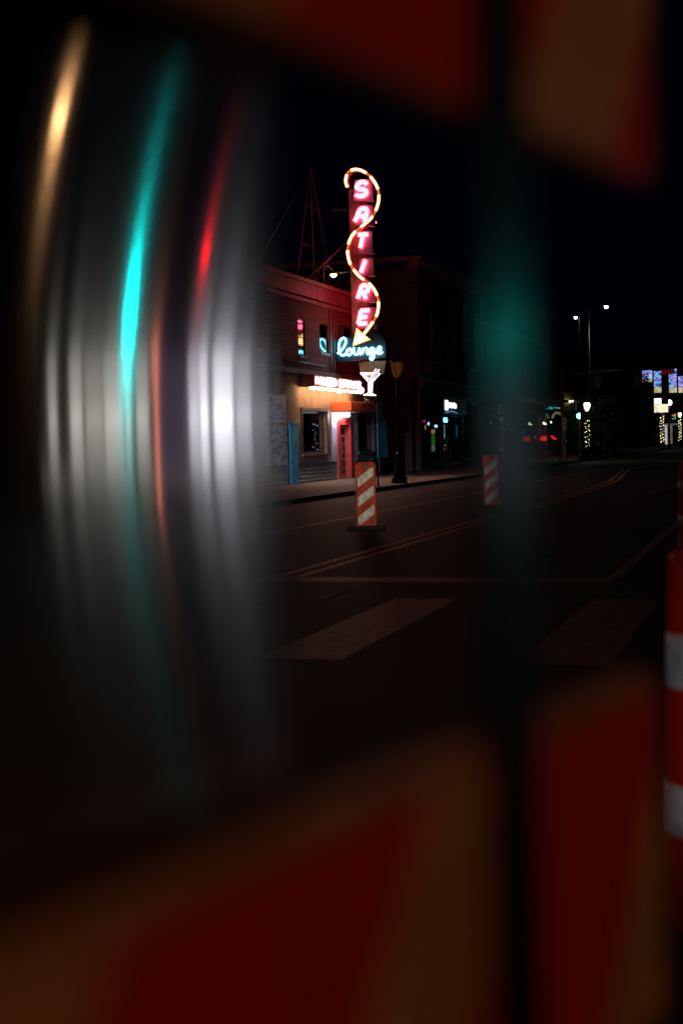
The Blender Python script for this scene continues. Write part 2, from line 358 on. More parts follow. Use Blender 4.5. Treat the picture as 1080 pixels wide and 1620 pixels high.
# letter strokes on a 1 x 1.4 grid
FONT = {
 'A': [[(0, 0), (.5, 1.4), (1, 0)], [(.2, .5), (.8, .5)]], 'B': [[(0, 0), (0, 1.4), (.7, 1.4), (.95, 1.2), (.95, .95), (.7, .75), (0, .75)], [(.7, .75), (1, .55), (1, .2), (.7, 0), (0, 0)]],
 'D': [[(0, 0), (0, 1.4), (.6, 1.4), (1, 1), (1, .4), (.6, 0), (0, 0)]], 'E': [[(1, 0), (0, 0), (0, 1.4), (1, 1.4)], [(0, .72), (.8, .72)]],
 'G': [[(1, 1.15), (.7, 1.4), (.3, 1.4), (0, 1.05), (0, .35), (.3, 0), (.75, 0), (1, .3), (1, .65), (.6, .65)]], 'H': [[(0, 0), (0, 1.4)], [(1, 0), (1, 1.4)], [(0, .7), (1, .7)]],
 'I': [[(.5, 0), (.5, 1.4)]], 'K': [[(0, 0), (0, 1.4)], [(1, 1.4), (0, .6)], [(.3, .85), (1, 0)]], 'L': [[(0, 1.4), (0, 0), (.95, 0)]],
 'M': [[(0, 0), (0, 1.4), (.5, .5), (1, 1.4), (1, 0)]], 'N': [[(0, 0), (0, 1.4), (1, 0), (1, 1.4)]], 'O': [[(.3, 0), (0, .35), (0, 1.05), (.3, 1.4), (.7, 1.4), (1, 1.05), (1, .35), (.7, 0), (.3, 0)]],
 'R': [[(0, 0), (0, 1.4), (.7, 1.4), (1, 1.2), (1, .9), (.7, .7), (0, .7)], [(.5, .7), (1, 0)]], 'S': [[(1, 1.2), (.7, 1.4), (.3, 1.4), (0, 1.15), (.1, .85), (.9, .55), (1, .25), (.7, 0), (.3, 0), (0, .2)]],
 'T': [[(0, 1.4), (1, 1.4)], [(.5, 1.4), (.5, 0)]], 'U': [[(0, 1.4), (0, .3), (.3, 0), (.7, 0), (1, .3), (1, 1.4)]], 'X': [[(0, 0), (1, 1.4)], [(0, 1.4), (1, 0)]],
 'Y': [[(0, 1.4), (.5, .7), (1, 1.4)], [(.5, .7), (.5, 0)]], '&': [[(1, 0), (.2, 1.05), (.35, 1.4), (.65, 1.35), (.65, 1.05), (.05, .45), (.25, 0), (.65, .05), (1, .6)]], ' ': []}
def text_tubes(mb, s, org, ux, uz, w, h, gap, r, n=6):
    # strokes of a word as round tubes; org lower left, ux/uz unit vectors
    org = Vector(org); x = 0
    for ch in s:
        cw = w*(.3 if ch == 'I' else .7 if ch == ' ' else 1)
        for st in FONT[ch]:
            mb.tube([org + ux*(x + p[0]*cw) + uz*(p[1]/1.4*h) for p in st], r, n)
        x += cw+gap
    return x-gap

D = 18.0   # lounge street front
# ================================================================== SETTING
gm = MB()
gm.add([(-900, -900, 0), (1500, -900, 0), (1500, 900, 0), (-900, 900, 0)], [(0, 1, 2, 3)])
struct('road', gm, 'asphalt')
sd = MB()
kx0, ky = 34.0, 12.75
def slab(x0, x1, y0, y1):
    sd.box(x0, x1, y0+.15, y1, -.05, .12); return (x0, x1, y0)
slab(kx0, 124, ky, D+14); slab(150, 600, ky, D+14)
slab(-60, 600, -22, -2.4)
struct('pavement', sd, 'concrete')
kb = MB()
for a, b in ((kx0, 124), (150, 600)):
    kb.box(a, b, ky, ky+.15, -.05, .135)
kb.box(kx0-.15, kx0, ky, D+14, -.05, .135)
kb.box(-60, 600, -2.4, -2.25, -.05, .135)
struct('kerb', kb, 'kerb')
jt = MB()
x = kx0+1.5
while x < 124:
    jt.add([(x, ky+.15, .124), (x+.02, ky+.15, .124), (x+.02, D, .124), (x, D, .124)], [(0, 1, 2, 3)]); x += 1.8
struct('pavement_joints', jt, 'rubber')
# painted markings
wm = MB()
flat(wm, [(15.75, 1.8), (16.3, 1.8), (16.3, 12.4), (15.75, 12.4)])
for i in range(7):
    y = 1.15 + 1.98*i; wm_y0 = y
    flat(wm, [(10.0, wm_y0), (14.1, wm_y0), (14.1, wm_y0+.66), (10.0, wm_y0+.66)])
flat(wm, [(16.3, 1.76), (60, 1.66), (60, 1.78), (16.3, 1.9)])
flat(wm, [(22, 8.95), (124, 8.35), (124, 8.45), (22, 9.07)])
flat(wm, [(40, 3.5), (60, 2.5), (60, 2.6), (40, 3.6)])
flat(wm, [(40, 10.9), (60, 10.7), (60, 10.78), (40, 10.98)])
flat(wm, [(120.5, 1), (121.1, 1), (121.1, 12.4), (120.5, 12.4)])
for k in range(5): flat(wm, [(70+k*12, 3.4), (73+k*12, 3.4), (73+k*12, 3.52), (70+k*12, 3.52)])
struct('white_road_markings', wm, 'wpaint')
rs_ = random.Random(4)
tsm = MB()
for x0, x1, y in ((8, 15.6, 4.55), (16.4, 60, 4.3), (16.4, 52, 7.9), (-5, 15.6, .1), (17, 48, .2)):
    n_ = int((x1-x0)/.6); pts_ = [(x0+(x1-x0)*i/n_, y+rs_.uniform(-.05, .05)) for i in range(n_+1)]
    for a_, c_ in zip(pts_[:-1], pts_[1:]): flat(tsm, [(a_[0], a_[1]-.03), (c_[0], c_[1]-.03), (c_[0], c_[1]+.03), (a_[0], a_[1]+.03)], .008)
struct('road_tar_seams', tsm, mat('tar', (.006, .006, .006), .65, spec=.2))
mh = MB(); mh.lathe([(.36, .002), (.36, .012), (.33, .014), (.32, .009), (.02, .009)], (19.5, 3.4, 0), 24); mh.lathe([(.2, .009), (.2, .016), (.17, .016), (.17, .009)], (19.5, 3.4, 0), 20)
tag(mh.build('manhole_cover', mat('cast_iron', (.05, .045, .04), .45, metal=.6)), 'round iron manhole cover set in the road beyond the stop line', 'manhole cover')
ym = MB()
yl = [(16.0, 5.76), (27, 5.74), (36, 5.62), (46, 5.66), (53.5, 5.9), (64.6, 6.75), (72, 7.3), (80, 6.6), (92, 5.7), (120, 5.6)]
for off in (-.14, .14):
    for a, b in zip(yl[:-1], yl[1:]):
        flat(ym, [(a[0], a[1]+off-.055), (b[0], b[1]+off-.055), (b[0], b[1]+off+.055), (a[0], a[1]+off+.055)], .004)
struct('yellow_road_markings', ym, 'ypaint')

# ================================================================== LOUNGE BUILDING
XB0, XB1, ZT = 42.0, 64.6, 8.15
lb = thing('lounge_building', 'two storey red brick bar with tan ground floor, red framed door and neon signs', 'building', (XB0, D, .12))
ups = [(53.15, 53.95, 5.15, 6.6), (55.9, 57.0, 5.4, 6.65), (58.5, 60.4, 5.35, 6.72), (47.6, 48.8, 5.15, 6.6), (62.1, 63.2, 5.35, 6.7)]
dn = [(53.2, 56.4, 1.25, 2.98), (60.9, 63.55, 1.25, 2.95), (57.75, 59.85, .12, 2.75)]
bm_ = MB(); wall_grid(bm_, XB0, XB1, 4.45, 7.5, D, D+.3, ups)
bm_.box(XB0, XB0+.3, D+.3, D+16, .12, 7.9); bm_.box(XB1-.3, XB1, D+.3, D+16, .12, 7.9); bm_.box(XB0+.3, XB1-.3, D+15.7, D+16, .12, 7.9)
bm_.build('brick_wall', 'brick', lb)
sm_ = MB(); wall_grid(sm_, XB0, XB1, .12, 4.42, D-.03, D+.3, dn); sm_.build('stucco_wall', 'stucco', lb)
lt_ = MB(); wall_grid(lt_, 57.05, 60.75, .12, 3.0, D-.06, D-.033, [(57.75, 59.85, .12, 2.75)]); lt_.build('door_surround', 'lilac', lb)
cn = MB(); cn.box(XB0-.05, XB1+.05, D-.12, D+.3, 7.5, 7.62); cn.box(XB0-.05, XB1+.05, D-.05, D+.3, 7.62, ZT-.1); cn.box(XB0-.1, XB1+.1, D-.2, D+.45, ZT-.1, ZT+.05)
cn.box(XB0-.05, XB1+.05, D-.16, D-.03, 7.28, 7.4)
cn.build('cornice', 'redtrim', lb)
md = MB(); md.box(XB0, XB1, D-.14, D-.031, 4.42, 4.6); md.build('ledge', 'trim', lb)
rf = MB(); rf.box(XB0+.3, XB1-.3, D+.3, D+15.7, 7.55, 7.7); rf.build('roof', 'roof', lb)
fl = MB(); fl.box(XB0+.3, XB1-.3, D+1.6, D+1.7, .12, 7.5); fl.build('interior_partition', 'void', lb)
for (a, b, c, d) in ups:
    fr = MB(); wall_grid(fr, a, b, c, d, D+.03, D+.09, [(a+.06, b-.06, c+.06, (c+d)/2-.02), (a+.06, b-.06, (c+d)/2+.02, d-.06)])
    w = fr.build('window', 'dark', lb)
    p = MB(); p.box(a+.05, b-.05, D+.04, D+.05, c+.05, d-.05); p.build('pane', 'glass', w)
    s2 = MB(); s2.box(a-.06, b+.06, D-.07, D+.028, c-.1, c-.002); s2.build('sill', 'trim', w)
bd = MB(); bd.box(58.55, 59.5, D+.05, D+.12, 6.05, 6.68); bd.build('window_board', 'wood', lb)
for (a, b, c, d) in dn[:2]:
    fr = MB(); wall_grid(fr, a, b, c, d, D+.08, D+.16, [(a+.1, b-.1, c+.1, d-.1)]); w = fr.build('window', 'dark', lb)
    p = MB(); p.box(a+.08, b-.08, D+.11, D+.12, c+.08, d-.08); p.build('pane', 'glass', w)
    s2 = MB(); s2.box(a-.1, b+.1, D-.12, D+.07, c-.08, c-.002); s2.build('sill', 'corr', w)
    t_ = MB(); wall_grid(t_, a-.12, b+.12, c, d+.12, D-.09, D-.032, [(a, b, c, d)]); t_.build('frame', 'dark', w)
# door
df = MB(); wall_grid(df, 57.75, 59.85, .12, 2.75, D-.12, D+.3, [(58.05, 59.55, .12, 2.45)]); dr = df.build('door', 'reddoor', lb)
lf = MB(); lf.box(58.07, 59.53, D+.1, D+.16, .13, 2.43)
lf.build('door_leaf', 'wood', dr)
pn = MB()
for i in range(6):
    z = .32+i*.34
    for a in (58.25, 58.85): pn.box(a, a+.42, D+.075, D+.099, z, z+.24)
pn.build('door_panel', 'dark', dr)
hd = MB(); hd.tube([(58.18, D+.02, 1.0), (58.18, D+.02, 1.25)], .018, 8); hd.box(58.165, 58.195, D+.02, D+.1, 1.0, 1.03); hd.box(58.165, 58.195, D+.02, D+.1, 1.22, 1.25); hd.build('handle', 'galv', dr)
cp = MB(); cp.box(57.0, 60.85, D-.95, D-.04, 2.98, 3.38); cpo = cp.build('canopy', 'orange_canopy', lb, bevel=.02)
cu = MB(); cu.box(57.08, 60.78, D-.88, D-.05, 2.95, 2.978); cu.build('canopy_soffit', 'dark', cpo)
# corrugated base cladding
cg = MB()
for a, b in ((43.0, 51.3), (52.45, 57.5), (60.2, 64.5)):
    z = .14; cg = MB()
    while z < .86:
        cg.prism([(a, D-.035, z), (a, D-.085, z+.03), (a, D-.085, z+.09), (a, D-.035, z+.12), (a, D-.036, z+.145), (a, D-.032, z+.145), (a, D-.032, z)], (b-a, 0, 0)); z += .147
    cg.box(a, b, D-.11, D-.032, .87, .91); cg.build('corrugated_base', 'corr', lb)
# conduit and junction boxes on the brick
cdn = MB(); cdn.tube([(57.2, D-.05, 4.5), (57.2, D-.05, 7.2)], .03, 6); cdn.tube([(57.7, D-.05, 4.6), (57.7, D-.05, 6.9)], .025, 6); cdn.tube([(50.6, D-.05, 4.9), (56.4, D-.05, 4.85)], .02, 6); cdn.build('conduit', 'galv', lb)
gt = MB(); gt.box(64.0, 64.14, D-.15, D-.04, .2, 7.2); gt.build('downpipe', 'dark', lb)

# porch lamp: a white globe light under the canopy
pl = thing('porch_light', 'cool white wall light blazing under the orange canopy over the red door', 'light', (58.2, D-.1, 2.7))
b_ = MB(); b_.box(57.55, 58.9, D-.16, D-.062, 2.8, 2.86); b_.build('bracket', 'dark', pl)
b_ = MB(); b_.tube([(57.3, D-.3, 2.84), (58.75, D-.3, 2.84)], .055, 10); b_.ball((57.45, D-.22, 2.74), .1); b_.build('bulb', 'porch', pl)
# posters and blue boards on the front
mu = thing('poster_board', 'tall board pasted with torn pink and blue posters at left end of tan front', 'poster board', (48.9, D, .8))
b_ = MB(); b_.box(48.75, 51.1, D-.14, D-.092, .82, 3.55); b_.build('board', 'dark', mu)
b_ = MB()
for i in range(2):
    for j in range(3):
        b_.box(48.8+i*1.15, 48.8+i*1.15+1.12, D-.15-.002*((i+j) % 2), D-.141, .86+j*.89, .86+j*.89+.87)
b_.build('posters', 'mural', mu)
bb = MB(); bb.box(51.4, 52.3, D-.16, D-.112, .13, 2.5); tag(bb.build('blue_board', 'bluepaint', bevel=.01), 'narrow bright blue board standing on the pavement beside the poster board', 'board')
bb = MB(); bb.prism([(63.85, D-.14, .95), (65.55, D-.14, .95), (65.55, D-.14, 2.75), (64.75, D-.14, 2.75), (64.75, D-.14, 3.55), (63.85, D-.14, 3.55)], (0, .05, 0))
tag(bb.build('blue_mural_panel', 'bluepaint'), 'stepped blue painted panel hung at right end of the tan front', 'panel')
# small dark wire script on top of the canopy
sc = MB()
pts = []
for i in range(60):
    a = i/59; pts.append((59.2+a*1.9, D-.9, 3.5+.07*math.sin(a*38)+.03*math.sin(a*17)))
sc.tube(pts, .018, 5); sc.tube([(59.3, D-.9, 3.38), (59.3, D-.9, 3.5)], .015, 5); sc.tube([(61.0, D-.9, 3.38), (61.0, D-.9, 3.5)], .015, 5)
sc.tube([(61.3, D-.08, 3.1), (61.3, D-.5, 3.45), (61.3, D-.5, 3.0)], .02, 5)
tag(sc.build('wire_ornament', 'black'), 'small dark curly wire ornament on top of the orange door canopy', 'ornament')

# ------------------------------------------------------------------ vertical blade sign
XS = 57.98
sg = thing('vertical_neon_sign', 'tall vertical sign with pink neon letters and yellow bulb snake winding down it', 'neon sign', (XS, D, 4.8))
def bp(px, py, dx=0.0):            # a point of the sign's own plane
    p = onX(px, py, XS); return Vector((XS+dx, p.y, p.z))
za, zb = bp(550, 292).z, bp(560, 545).z
ya, yb = bp(551, 300).y, bp(576, 300).y
b_ = MB(); b_.box(XS-.02, XS+.5, yb, ya, zb, bp(550, 300).z); b_.box(XS-.018, XS+.498, yb-.02, yb, zb+.3, bp(550, 380).z)
b_.build('cabinet', 'cream', sg, bevel=.02)
for k, (xa, xb_, y0, y1) in enumerate([(559, 590.5, 285, 318.5), (562, 591, 325.5, 358), (567, 590, 366.5, 402), (567, 592, 409, 437), (568, 594.5, 454, 478.5), (566, 596, 487, 521)]):
    q = [bp(xa+3, y0), bp(xb_, y0-1), bp(xb_+1.2, y1), bp(xa, y1)]
    b_ = MB(); b_.prism([(XS-.12, p.y, p.z) for p in q], (.34, 0, 0)); b_.build('letter_panel', 'pale', sg, bevel=.015)
def z1(x, y): return bp(530+x/9.0, 260+y/9.0, -.2)
def z2(x, y): return bp(520+x/8.1, 420+y/8.1, -.2)
L = {
 'S': [smooth([z1(*p) for p in [(468, 295), (445, 268), (392, 262), (345, 288), (325, 332), (352, 362), (415, 366), (455, 388), (462, 415), (438, 447), (388, 462), (335, 458), (315, 438)]], 4)],
 'A': [smooth([z1(*p) for p in [(292, 825), (325, 765), (350, 690), (388, 645), (440, 638), (468, 662), (464, 722), (446, 780), (428, 830)]], 4), [z1(345, 748), z1(458, 748)]],
 'T': [[z1(345, 1012), z1(482, 1005)], [z1(415, 1015), z1(375, 1198)]],
 'I': [[z1(447, 1368), z1(383, 1550)]],
 'R': [smooth([z2(*p) for p in [(438, 262), (420, 320), (385, 430)]], 3), smooth([z2(*p) for p in [(438, 262), (490, 258), (520, 285), (508, 335), (465, 352), (415, 352)]], 4), [z2(455, 352), z2(492, 432)]],
 'E': [[z2(532, 580), z2(428, 585)], smooth([z2(*p) for p in [(428, 585), (412, 660), (392, 752)]], 3), [z2(392, 752), z2(502, 746)], [z2(412, 668), z2(502, 662)]]}
for ch, sts in L.items():
    b_ = MB()
    for st in sts: b_.tube(st, .092, 8)
    b_.build('neon_letter', 'nred', sg)
    b_ = MB()                       # the sign reads from both sides: the same letter in reverse on its far face
    for st in sts: b_.tube([(XS+.72, 33.25-p.y, p.z) for p in st], .08, 6)
    b_.build('neon_letter', 'nred', sg)
# the snake of bulbs
sp = [(215, 345), (193, 285), (195, 215), (232, 130), (330, 96), (440, 125), (540, 200), (622, 320), (655, 430), (655, 540), (620, 665), (545, 790), (430, 892), (330, 972), (255, 1080), (222, 1200), (222, 1310), (258, 1440), (330, 1552)]
snake = [z1(*p) for p in sp] + [z2(*p) for p in [(450, 172), (545, 240), (622, 335), (662, 435), (668, 535), (648, 640), (600, 730), (540, 812), (482, 888)]]
snake = smooth([Vector((XS-.42, p.y, p.z)) for p in snake], 8)
dark = [z1(*p) for p in [(228, 140), (500, 165), (645, 415), (600, 715), (372, 930), (224, 1195), (272, 1480)]] + [z2(*p) for p in [(508, 208), (652, 425), (622, 690)]]
dark = [Vector((XS-.42, p.y, p.z)) for p in dark]
def ribbon(mb, pts, w, x0, x1, keep=None):
    n = len(pts); L_ = []
    for i in range(n):
        t = (pts[min(n-1, i+1)]-pts[max(0, i-1)]).normalized(); nn = Vector((0, -t.z, t.y)); L_.append((pts[i]+nn*w, pts[i]-nn*w))
    for i in range(n-1):
        if keep and not keep(pts[i]): continue
        (a, b), (c, d) = L_[i], L_[i+1]
        vs = [(X, p.y, p.z) for X in (x0, x1) for p in (a, b, d, c)]
        mb.add(vs, [(0, 1, 2, 3), (7, 6, 5, 4), (0, 3, 7, 4), (1, 5, 6, 2)])
        mb.add([vs[0], vs[1], vs[5], vs[4]], [(0, 3, 2, 1)]); mb.add([vs[3], vs[2], vs[6], vs[7]], [(0, 1, 2, 3)])
near_dark = lambda p: min((p-q).length for q in dark) < .13
b_ = MB(); ribbon(b_, snake, .076, XS-.4, XS-.14); sn = b_.build('bulb_channel', 'rustred', sg)
i = 0
while i < len(snake)-1:            # alternate lit and dim runs of bulbs, each its own piece
    j = i; st = near_dark(snake[i])
    while j < len(snake)-1 and near_dark(snake[j]) == st: j += 1
    b_ = MB(); ribbon(b_, snake[i:j+1], .045 if st else .052, XS-(.42 if st else .43), XS-.402); b_.build('dim_bulbs' if st else 'lit_bulbs', 'bulbsdim' if st else 'bulbs', sn); i = j
# arrow head
tri = [z2(391, 812), z2(566, 958), z2(343, 1040)]; cen = sum(tri, Vector())/3
b_ = MB(); b_.prism([(XS-.42, p.y, p.z) for p in tri], (.28, 0, 0)); ah = b_.build('arrow_head', 'rustred', sg)
b_ = MB()
ins = [cen+(p-cen)*.76 for p in tri]
b_.prism([(XS-.45, p.y, p.z) for p in ins], (.028, 0, 0)); b_.build('arrow_bulbs', 'bulbs', ah)
b_ = MB()
for a, b in ((0, 1), (1, 2), (2, 0)):
    for k in range(9):
        p = cen+(tri[a].lerp(tri[b], k/9)-cen)*.93; b_.ball((XS-.44, p.y, p.z), .022, 6)
b_.build('rim_bulbs', 'bulbs', ah)
# lounge cabinet and script
cab = [bp(530.5, 537), bp(556, 533), bp(560, 526), bp(600, 526), bp(611, 541), bp(611.5, 566), bp(532, 573.5)]
b_ = MB(); b_.prism([(XS-.08, p.y, p.z) for p in cab], (.4, 0, 0)); b_.build('script_cabinet', 'tealcab', sg, bevel=.02)
lw = [[(128, 1130), (170, 1098), (212, 1042), (234, 985), (226, 942), (196, 934), (162, 968), (146, 1030), (150, 1102), (176, 1148), (208, 1154), (238, 1128), (262, 1088), (286, 1070), (306, 1086), (304, 1128), (280, 1152), (252, 1142), (246, 1110), (266, 1076), (300, 1082), (330, 1072)],
      [(340, 1056), (336, 1105), (350, 1142), (378, 1140), (398, 1100), (404, 1058), (402, 1108), (416, 1140), (436, 1124), (448, 1062), (444, 1140)], [(444, 1130), (464, 1086), (490, 1060), (508, 1078), (504, 1124), (520, 1140), (536, 1124), (548, 1078), (572, 1060), (590, 1068)],
      [(572, 1060), (548, 1072), (536, 1110), (552, 1134), (576, 1112), (592, 1066), (592, 1140), (584, 1196), (562, 1214), (548, 1194), (560, 1166), (594, 1138), (630, 1108), (664, 1092), (682, 1060), (664, 1044), (642, 1068), (638, 1110), (656, 1136), (682, 1128), (704, 1108)]]
b_ = MB()
for st in lw: b_.tube(smooth([z2(*p) for p in st], 4), .043, 7)
b_.build('neon_script', 'ncyan', sg)
b_ = MB()
b_.tube([(XS+.25, D, bp(540, 330).z), (XS+.25, ya-.1, bp(540, 330).z)], .04, 6); b_.tube([(XS+.25, D, bp(540, 430).z), (XS+.25, ya-.1, bp(540, 430).z)], .04, 6)
b_.build('bracket', 'steel', sg); b_ = MB(); b_.tube([(XS+.25, D+2, 8.1), (XS+.25, ya-.1, 10.4)], .035, 6); b_.build('stay', 'steel', sg); b_ = MB(); b_.tube([(XS+.25, D, bp(536, 560).z), (XS+.25, bp(540, 560).y, bp(536, 560).z)], .05, 6)
b_.build('bracket', 'steel', sg)
# lower skirt of the sign, behind the martini glass
q = [bp(574, 574), bp(606, 571), bp(606, 600), bp(598, 604), bp(590, 604)]
b_ = MB(); b_.prism([(XS+.05, p.y, p.z) for p in [bp(566, 573), bp(610, 570), bp(606, 592), bp(570, 592)]], (.2, 0, 0)); b_.build('lower_panel', 'olivecab', sg)

# ------------------------------------------------------------------ drinks sign along the front
YS = 17.35
ds = thing('drinks_sign', 'long horizontal box sign with bright red neon lettering over the door canopy', 'neon sign', (52.9, YS, 3.9))
pa = lambda px, py: onY(px, py, YS)
x0s, x1s = pa(497, 600).x, pa(577, 604).x
b_ = MB(); b_.box(x0s, x1s, YS, YS+.5, 3.9, 4.36); b_.build('cabinet', 'rustred', ds, bevel=.02)
b_ = MB(); b_.box(x0s+.05, x1s-.05, YS-.006, YS-.001, 3.94, 4.32); b_.build('sign_face', 'pale', ds)
ux, uz = Vector((1, 0, 0)), Vector((0, 0, 1))
b_ = MB(); text_tubes(b_, 'MIXED', (x0s+.18, YS-.04, 4.0), ux, uz, .5, .25, .1, .045); b_.build('neon_word', 'nwhitered', ds); b_ = MB()
x2 = x0s+3.35; text_tubes(b_, 'DRINKS', (x2, YS-.04, 4.0), ux, uz, .46, .25, .1, .045); b_.build('neon_word', 'nwhitered', ds)
b_ = MB(); b_.tube([(x0s-.2, YS+.1, 3.83), (x1s-.4, YS+.1, 3.83)], .035, 8); b_.build('light_tube', 'tubewhite', ds)
b_ = MB(); b_.box(x0s-.2, x1s-.3, YS+.05, YS+.5, 3.88, 3.898); b_.box(x0s+1, x0s+1.1, YS+.5, D-.03, 4.0, 4.2); b_.box(x1s-1.5, x1s-1.4, YS+.5, D-.03, 4.0, 4.2)
b_.build('bracket', 'steel', ds)
# martini glass
mg = thing('martini_glass_sign', 'neon cocktail glass sign with a straw hanging at the end of the drinks sign', 'neon sign', (XS+1, 17, 3.6))
XM = XS-.45
def mp_(x, y, dx=0): p = onX(480+x/7.714, 580+y/7.714, XM); return Vector((XM+dx, p.y, p.z))
b_ = MB(); b_.prism([mp_(*p) for p in [(688, 72), (920, 72), (905, 90), (812, 205), (812, 325), (888, 352), (728, 346), (798, 325), (798, 205), (715, 108)]], (.22, 0, 0)); b_.build('glass_panel', 'olivecab', mg)
b_ = MB()
b_.tube([mp_(*p, -.05) for p in [(700, 78), (885, 78), (806, 200), (700, 78)]], .026, 6)
b_.tube([mp_(*p, -.05) for p in [(745, 95), (850, 95), (805, 160), (745, 95)]], .022, 6)
b_.tube([mp_(*p, -.05) for p in [(797, 195), (799, 322), (735, 345), (885, 350), (818, 322)]], .028, 6); b_.tube([mp_(*p, -.05) for p in [(812, 195), (814, 322)]], .028, 6)
b_.build('neon_glass', 'ncream', mg)
b_ = MB()
for st in ([(940, 84), (846, 188), (840, 320)], [(893, 30), (868, 68)], [(930, 34), (903, 80)]): b_.tube([mp_(*p, -.1) for p in st], .026, 6)
b_.build('neon_straw', 'ncream', mg)
b_ = MB(); b_.tube([mp_(*p, -.02) for p in [(925, 84), (830, 188), (826, 320)]], .022, 6); b_.build('neon_lilac_line', 'nlilac', mg)  # lilac neon tube offset beside the straw
b_ = MB(); b_.ball(mp_(705, 290), .12); b_.tube([mp_(705, 290), (XM+.4, D-.05, 3.8)], .02, 5); b_.build('bulb_light', 'warmbulb', mg)

# ------------------------------------------------------------------ roof tower and lamp
YT = 20.0
tp = lambda px, py, dy=0: onY(px, py, YT+dy)
rt = thing('roof_tower', 'thin steel lattice tower on the flat roof left of the tall neon sign', 'tower', (60.5, YT, 7.7))
def down(p): return Vector((p.x, p.y, 7.7))
b_ = MB(); ap = tp(490.5, 262)
fa, fb, fc = tp(470, 442), tp(497, 448, .0), tp(516, 402, .0)
b_.tube([ap, fa, fa+(fa-ap).normalized()*1.3], .028, 5); b_.tube([ap, fb, fb+(fb-ap).normalized()*1.3], .028, 5); b_.tube([ap, fc], .028, 5)
b_.build('leg', 'steel', rt)
b_ = MB(); b_.tube([fc, fb], .028, 5); b_.tube([tp(483, 323), tp(503, 331)], .025, 5); b_.tube([tp(477.5, 385), tp(514, 397)], .025, 5); b_.tube([fc, tp(521, 446), tp(521, 470)], .02, 5)
b_.build('brace', 'steel', rt)
b_ = MB(); b_.tube([tp(486, 275), tp(405, 420)], .012, 4); b_.tube([tp(492, 320), tp(545, 318)], .01, 4); b_.build('guy_wire', 'steel', rt)
rl = thing('roof_lamp', 'small white lit gooseneck lamp above the roof edge left of the tall neon sign', 'lamp', (58.2, D+.2, 8.2))
q = onY(527.5, 434, D-.1)
b_ = MB(); b_.tube(smooth([(q.x-.7, D+.1, 8.2), (q.x-.7, D+.1, q.z+.15), (q.x-.4, D, q.z+.3), (q.x, q.y, q.z+.1)], 6), .03, 6); b_.build('arm', 'steel', rl)
b_ = MB(); b_.lathe([(.04, .12), (.12, .08), (.15, 0)], q, 14); b_.build('lamp_shade', 'steel', rl)
b_ = MB(); b_.lathe([(.02, -.13), (.09, -.1), (.13, -.04), (.14, -.002)], q, 14); b_.build('bulb', 'warmbulb', rl)

# ================================================================== NEIGHBOURING BUILDINGS
nb = thing('corner_shop_building', 'dark two storey building with wide cornice and glazed shopfront, red glow on its side wall', 'building', (72.2, D, .12))
NX0, NX1, NZ = 72.2, 88.6, 11.1
holes = [(74.6, 76.2, 6.0, 9.6), (78.2, 79.8, 6.0, 9.6), (81.8, 83.4, 6.0, 9.6), (85.4, 87, 6.0, 9.6)]
b_ = MB(); wall_grid(b_, NX0, NX1, 4.95, NZ-.5, D, D+.35, holes)
b_.box(NX0, NX0+.35, D+.35, D+18, .12, NZ-.5); b_.box(NX1-.35, NX1, D+.35, D+18, .12, NZ-.5); b_.build('wall', 'brick2', nb)
b_ = MB(); b_.box(NX0-.02, NX0+.5, D-.12, D-.002, .12, NZ-.5); b_.build('pier', 'brick', nb)
for (a, b, c, d) in holes:
    fr = MB(); wall_grid(fr, a, b, c, d, D+.16, D+.22, [(a+.07, b-.07, c+.07, (c+d)/2-.03), (a+.07, b-.07, (c+d)/2+.03, d-.07)]); w = fr.build('window', 'dark', nb)
    p = MB(); p.box(a+.05, b-.05, D+.185, D+.195, c+.05, d-.05); p.build('pane', 'glass', w)
    p = MB(); p.box(a-.1, b+.1, D-.1, D+.15, c-.14, c-.002); p.build('sill', 'trim', w)
b_ = MB(); b_.box(NX0-.5, NX1+.3, D-.5, D+.4, NZ-.12, NZ+.12); b_.box(NX0-.3, NX1+.2, D-.3, D+.38, NZ-.32, NZ-.122); b_.box(NX0-.15, NX1+.1, D-.15, D+.36, NZ-.5, NZ-.322)
b_.box(NX0-.5, NX0-.002, D+.4, D+18, NZ-.12, NZ+.12)
x = NX0+.2
while x < NX1: b_.box(x, x+.12, D-.42, D-.302, NZ-.3, NZ-.13); x += .42
b_.build('cornice', 'trim', nb)
b_ = MB(); b_.box(NX0, NX1, D-.5, D-.002, 4.78, 4.94); b_.box(NX0, NX1, D-.3, D-.002, 4.45, 4.78); b_.box(NX0+.5, NX1, D-.1, D-.004, 4.0, 4.45); b_.build('shop_fascia', 'trim', nb)
b_ = MB(); b_.box(NX0+.35, NX1-.35, D+.4, D+17.6, NZ-.45, NZ-.3); b_.build('roof', 'roof', nb)
b_ = MB()
for px in (682, 706, 735, 762):
    q = onY(px, 560, D-.06); z0, z1_ = (5.0, 9.2) if px < 720 else (5.0, 10.5)
    b_ = MB(); b_.tube([(q.x, D-.07, z0), (q.x, D-.07, z1_)], .05, 6); b_.build('downpipe', 'galv', nb)
sh = [(72.85, 77.9, .55, 3.9), (78.2, 79.9, .12, 3.1), (80.1, 83.0, .12, 3.1), (83.4, 88.0, .55, 3.9)]
b_ = MB(); wall_grid(b_, NX0+.5, NX1, .12, 4.0, D+.02, D+.3, sh); b_.build('shopfront_wall', 'dark', nb)
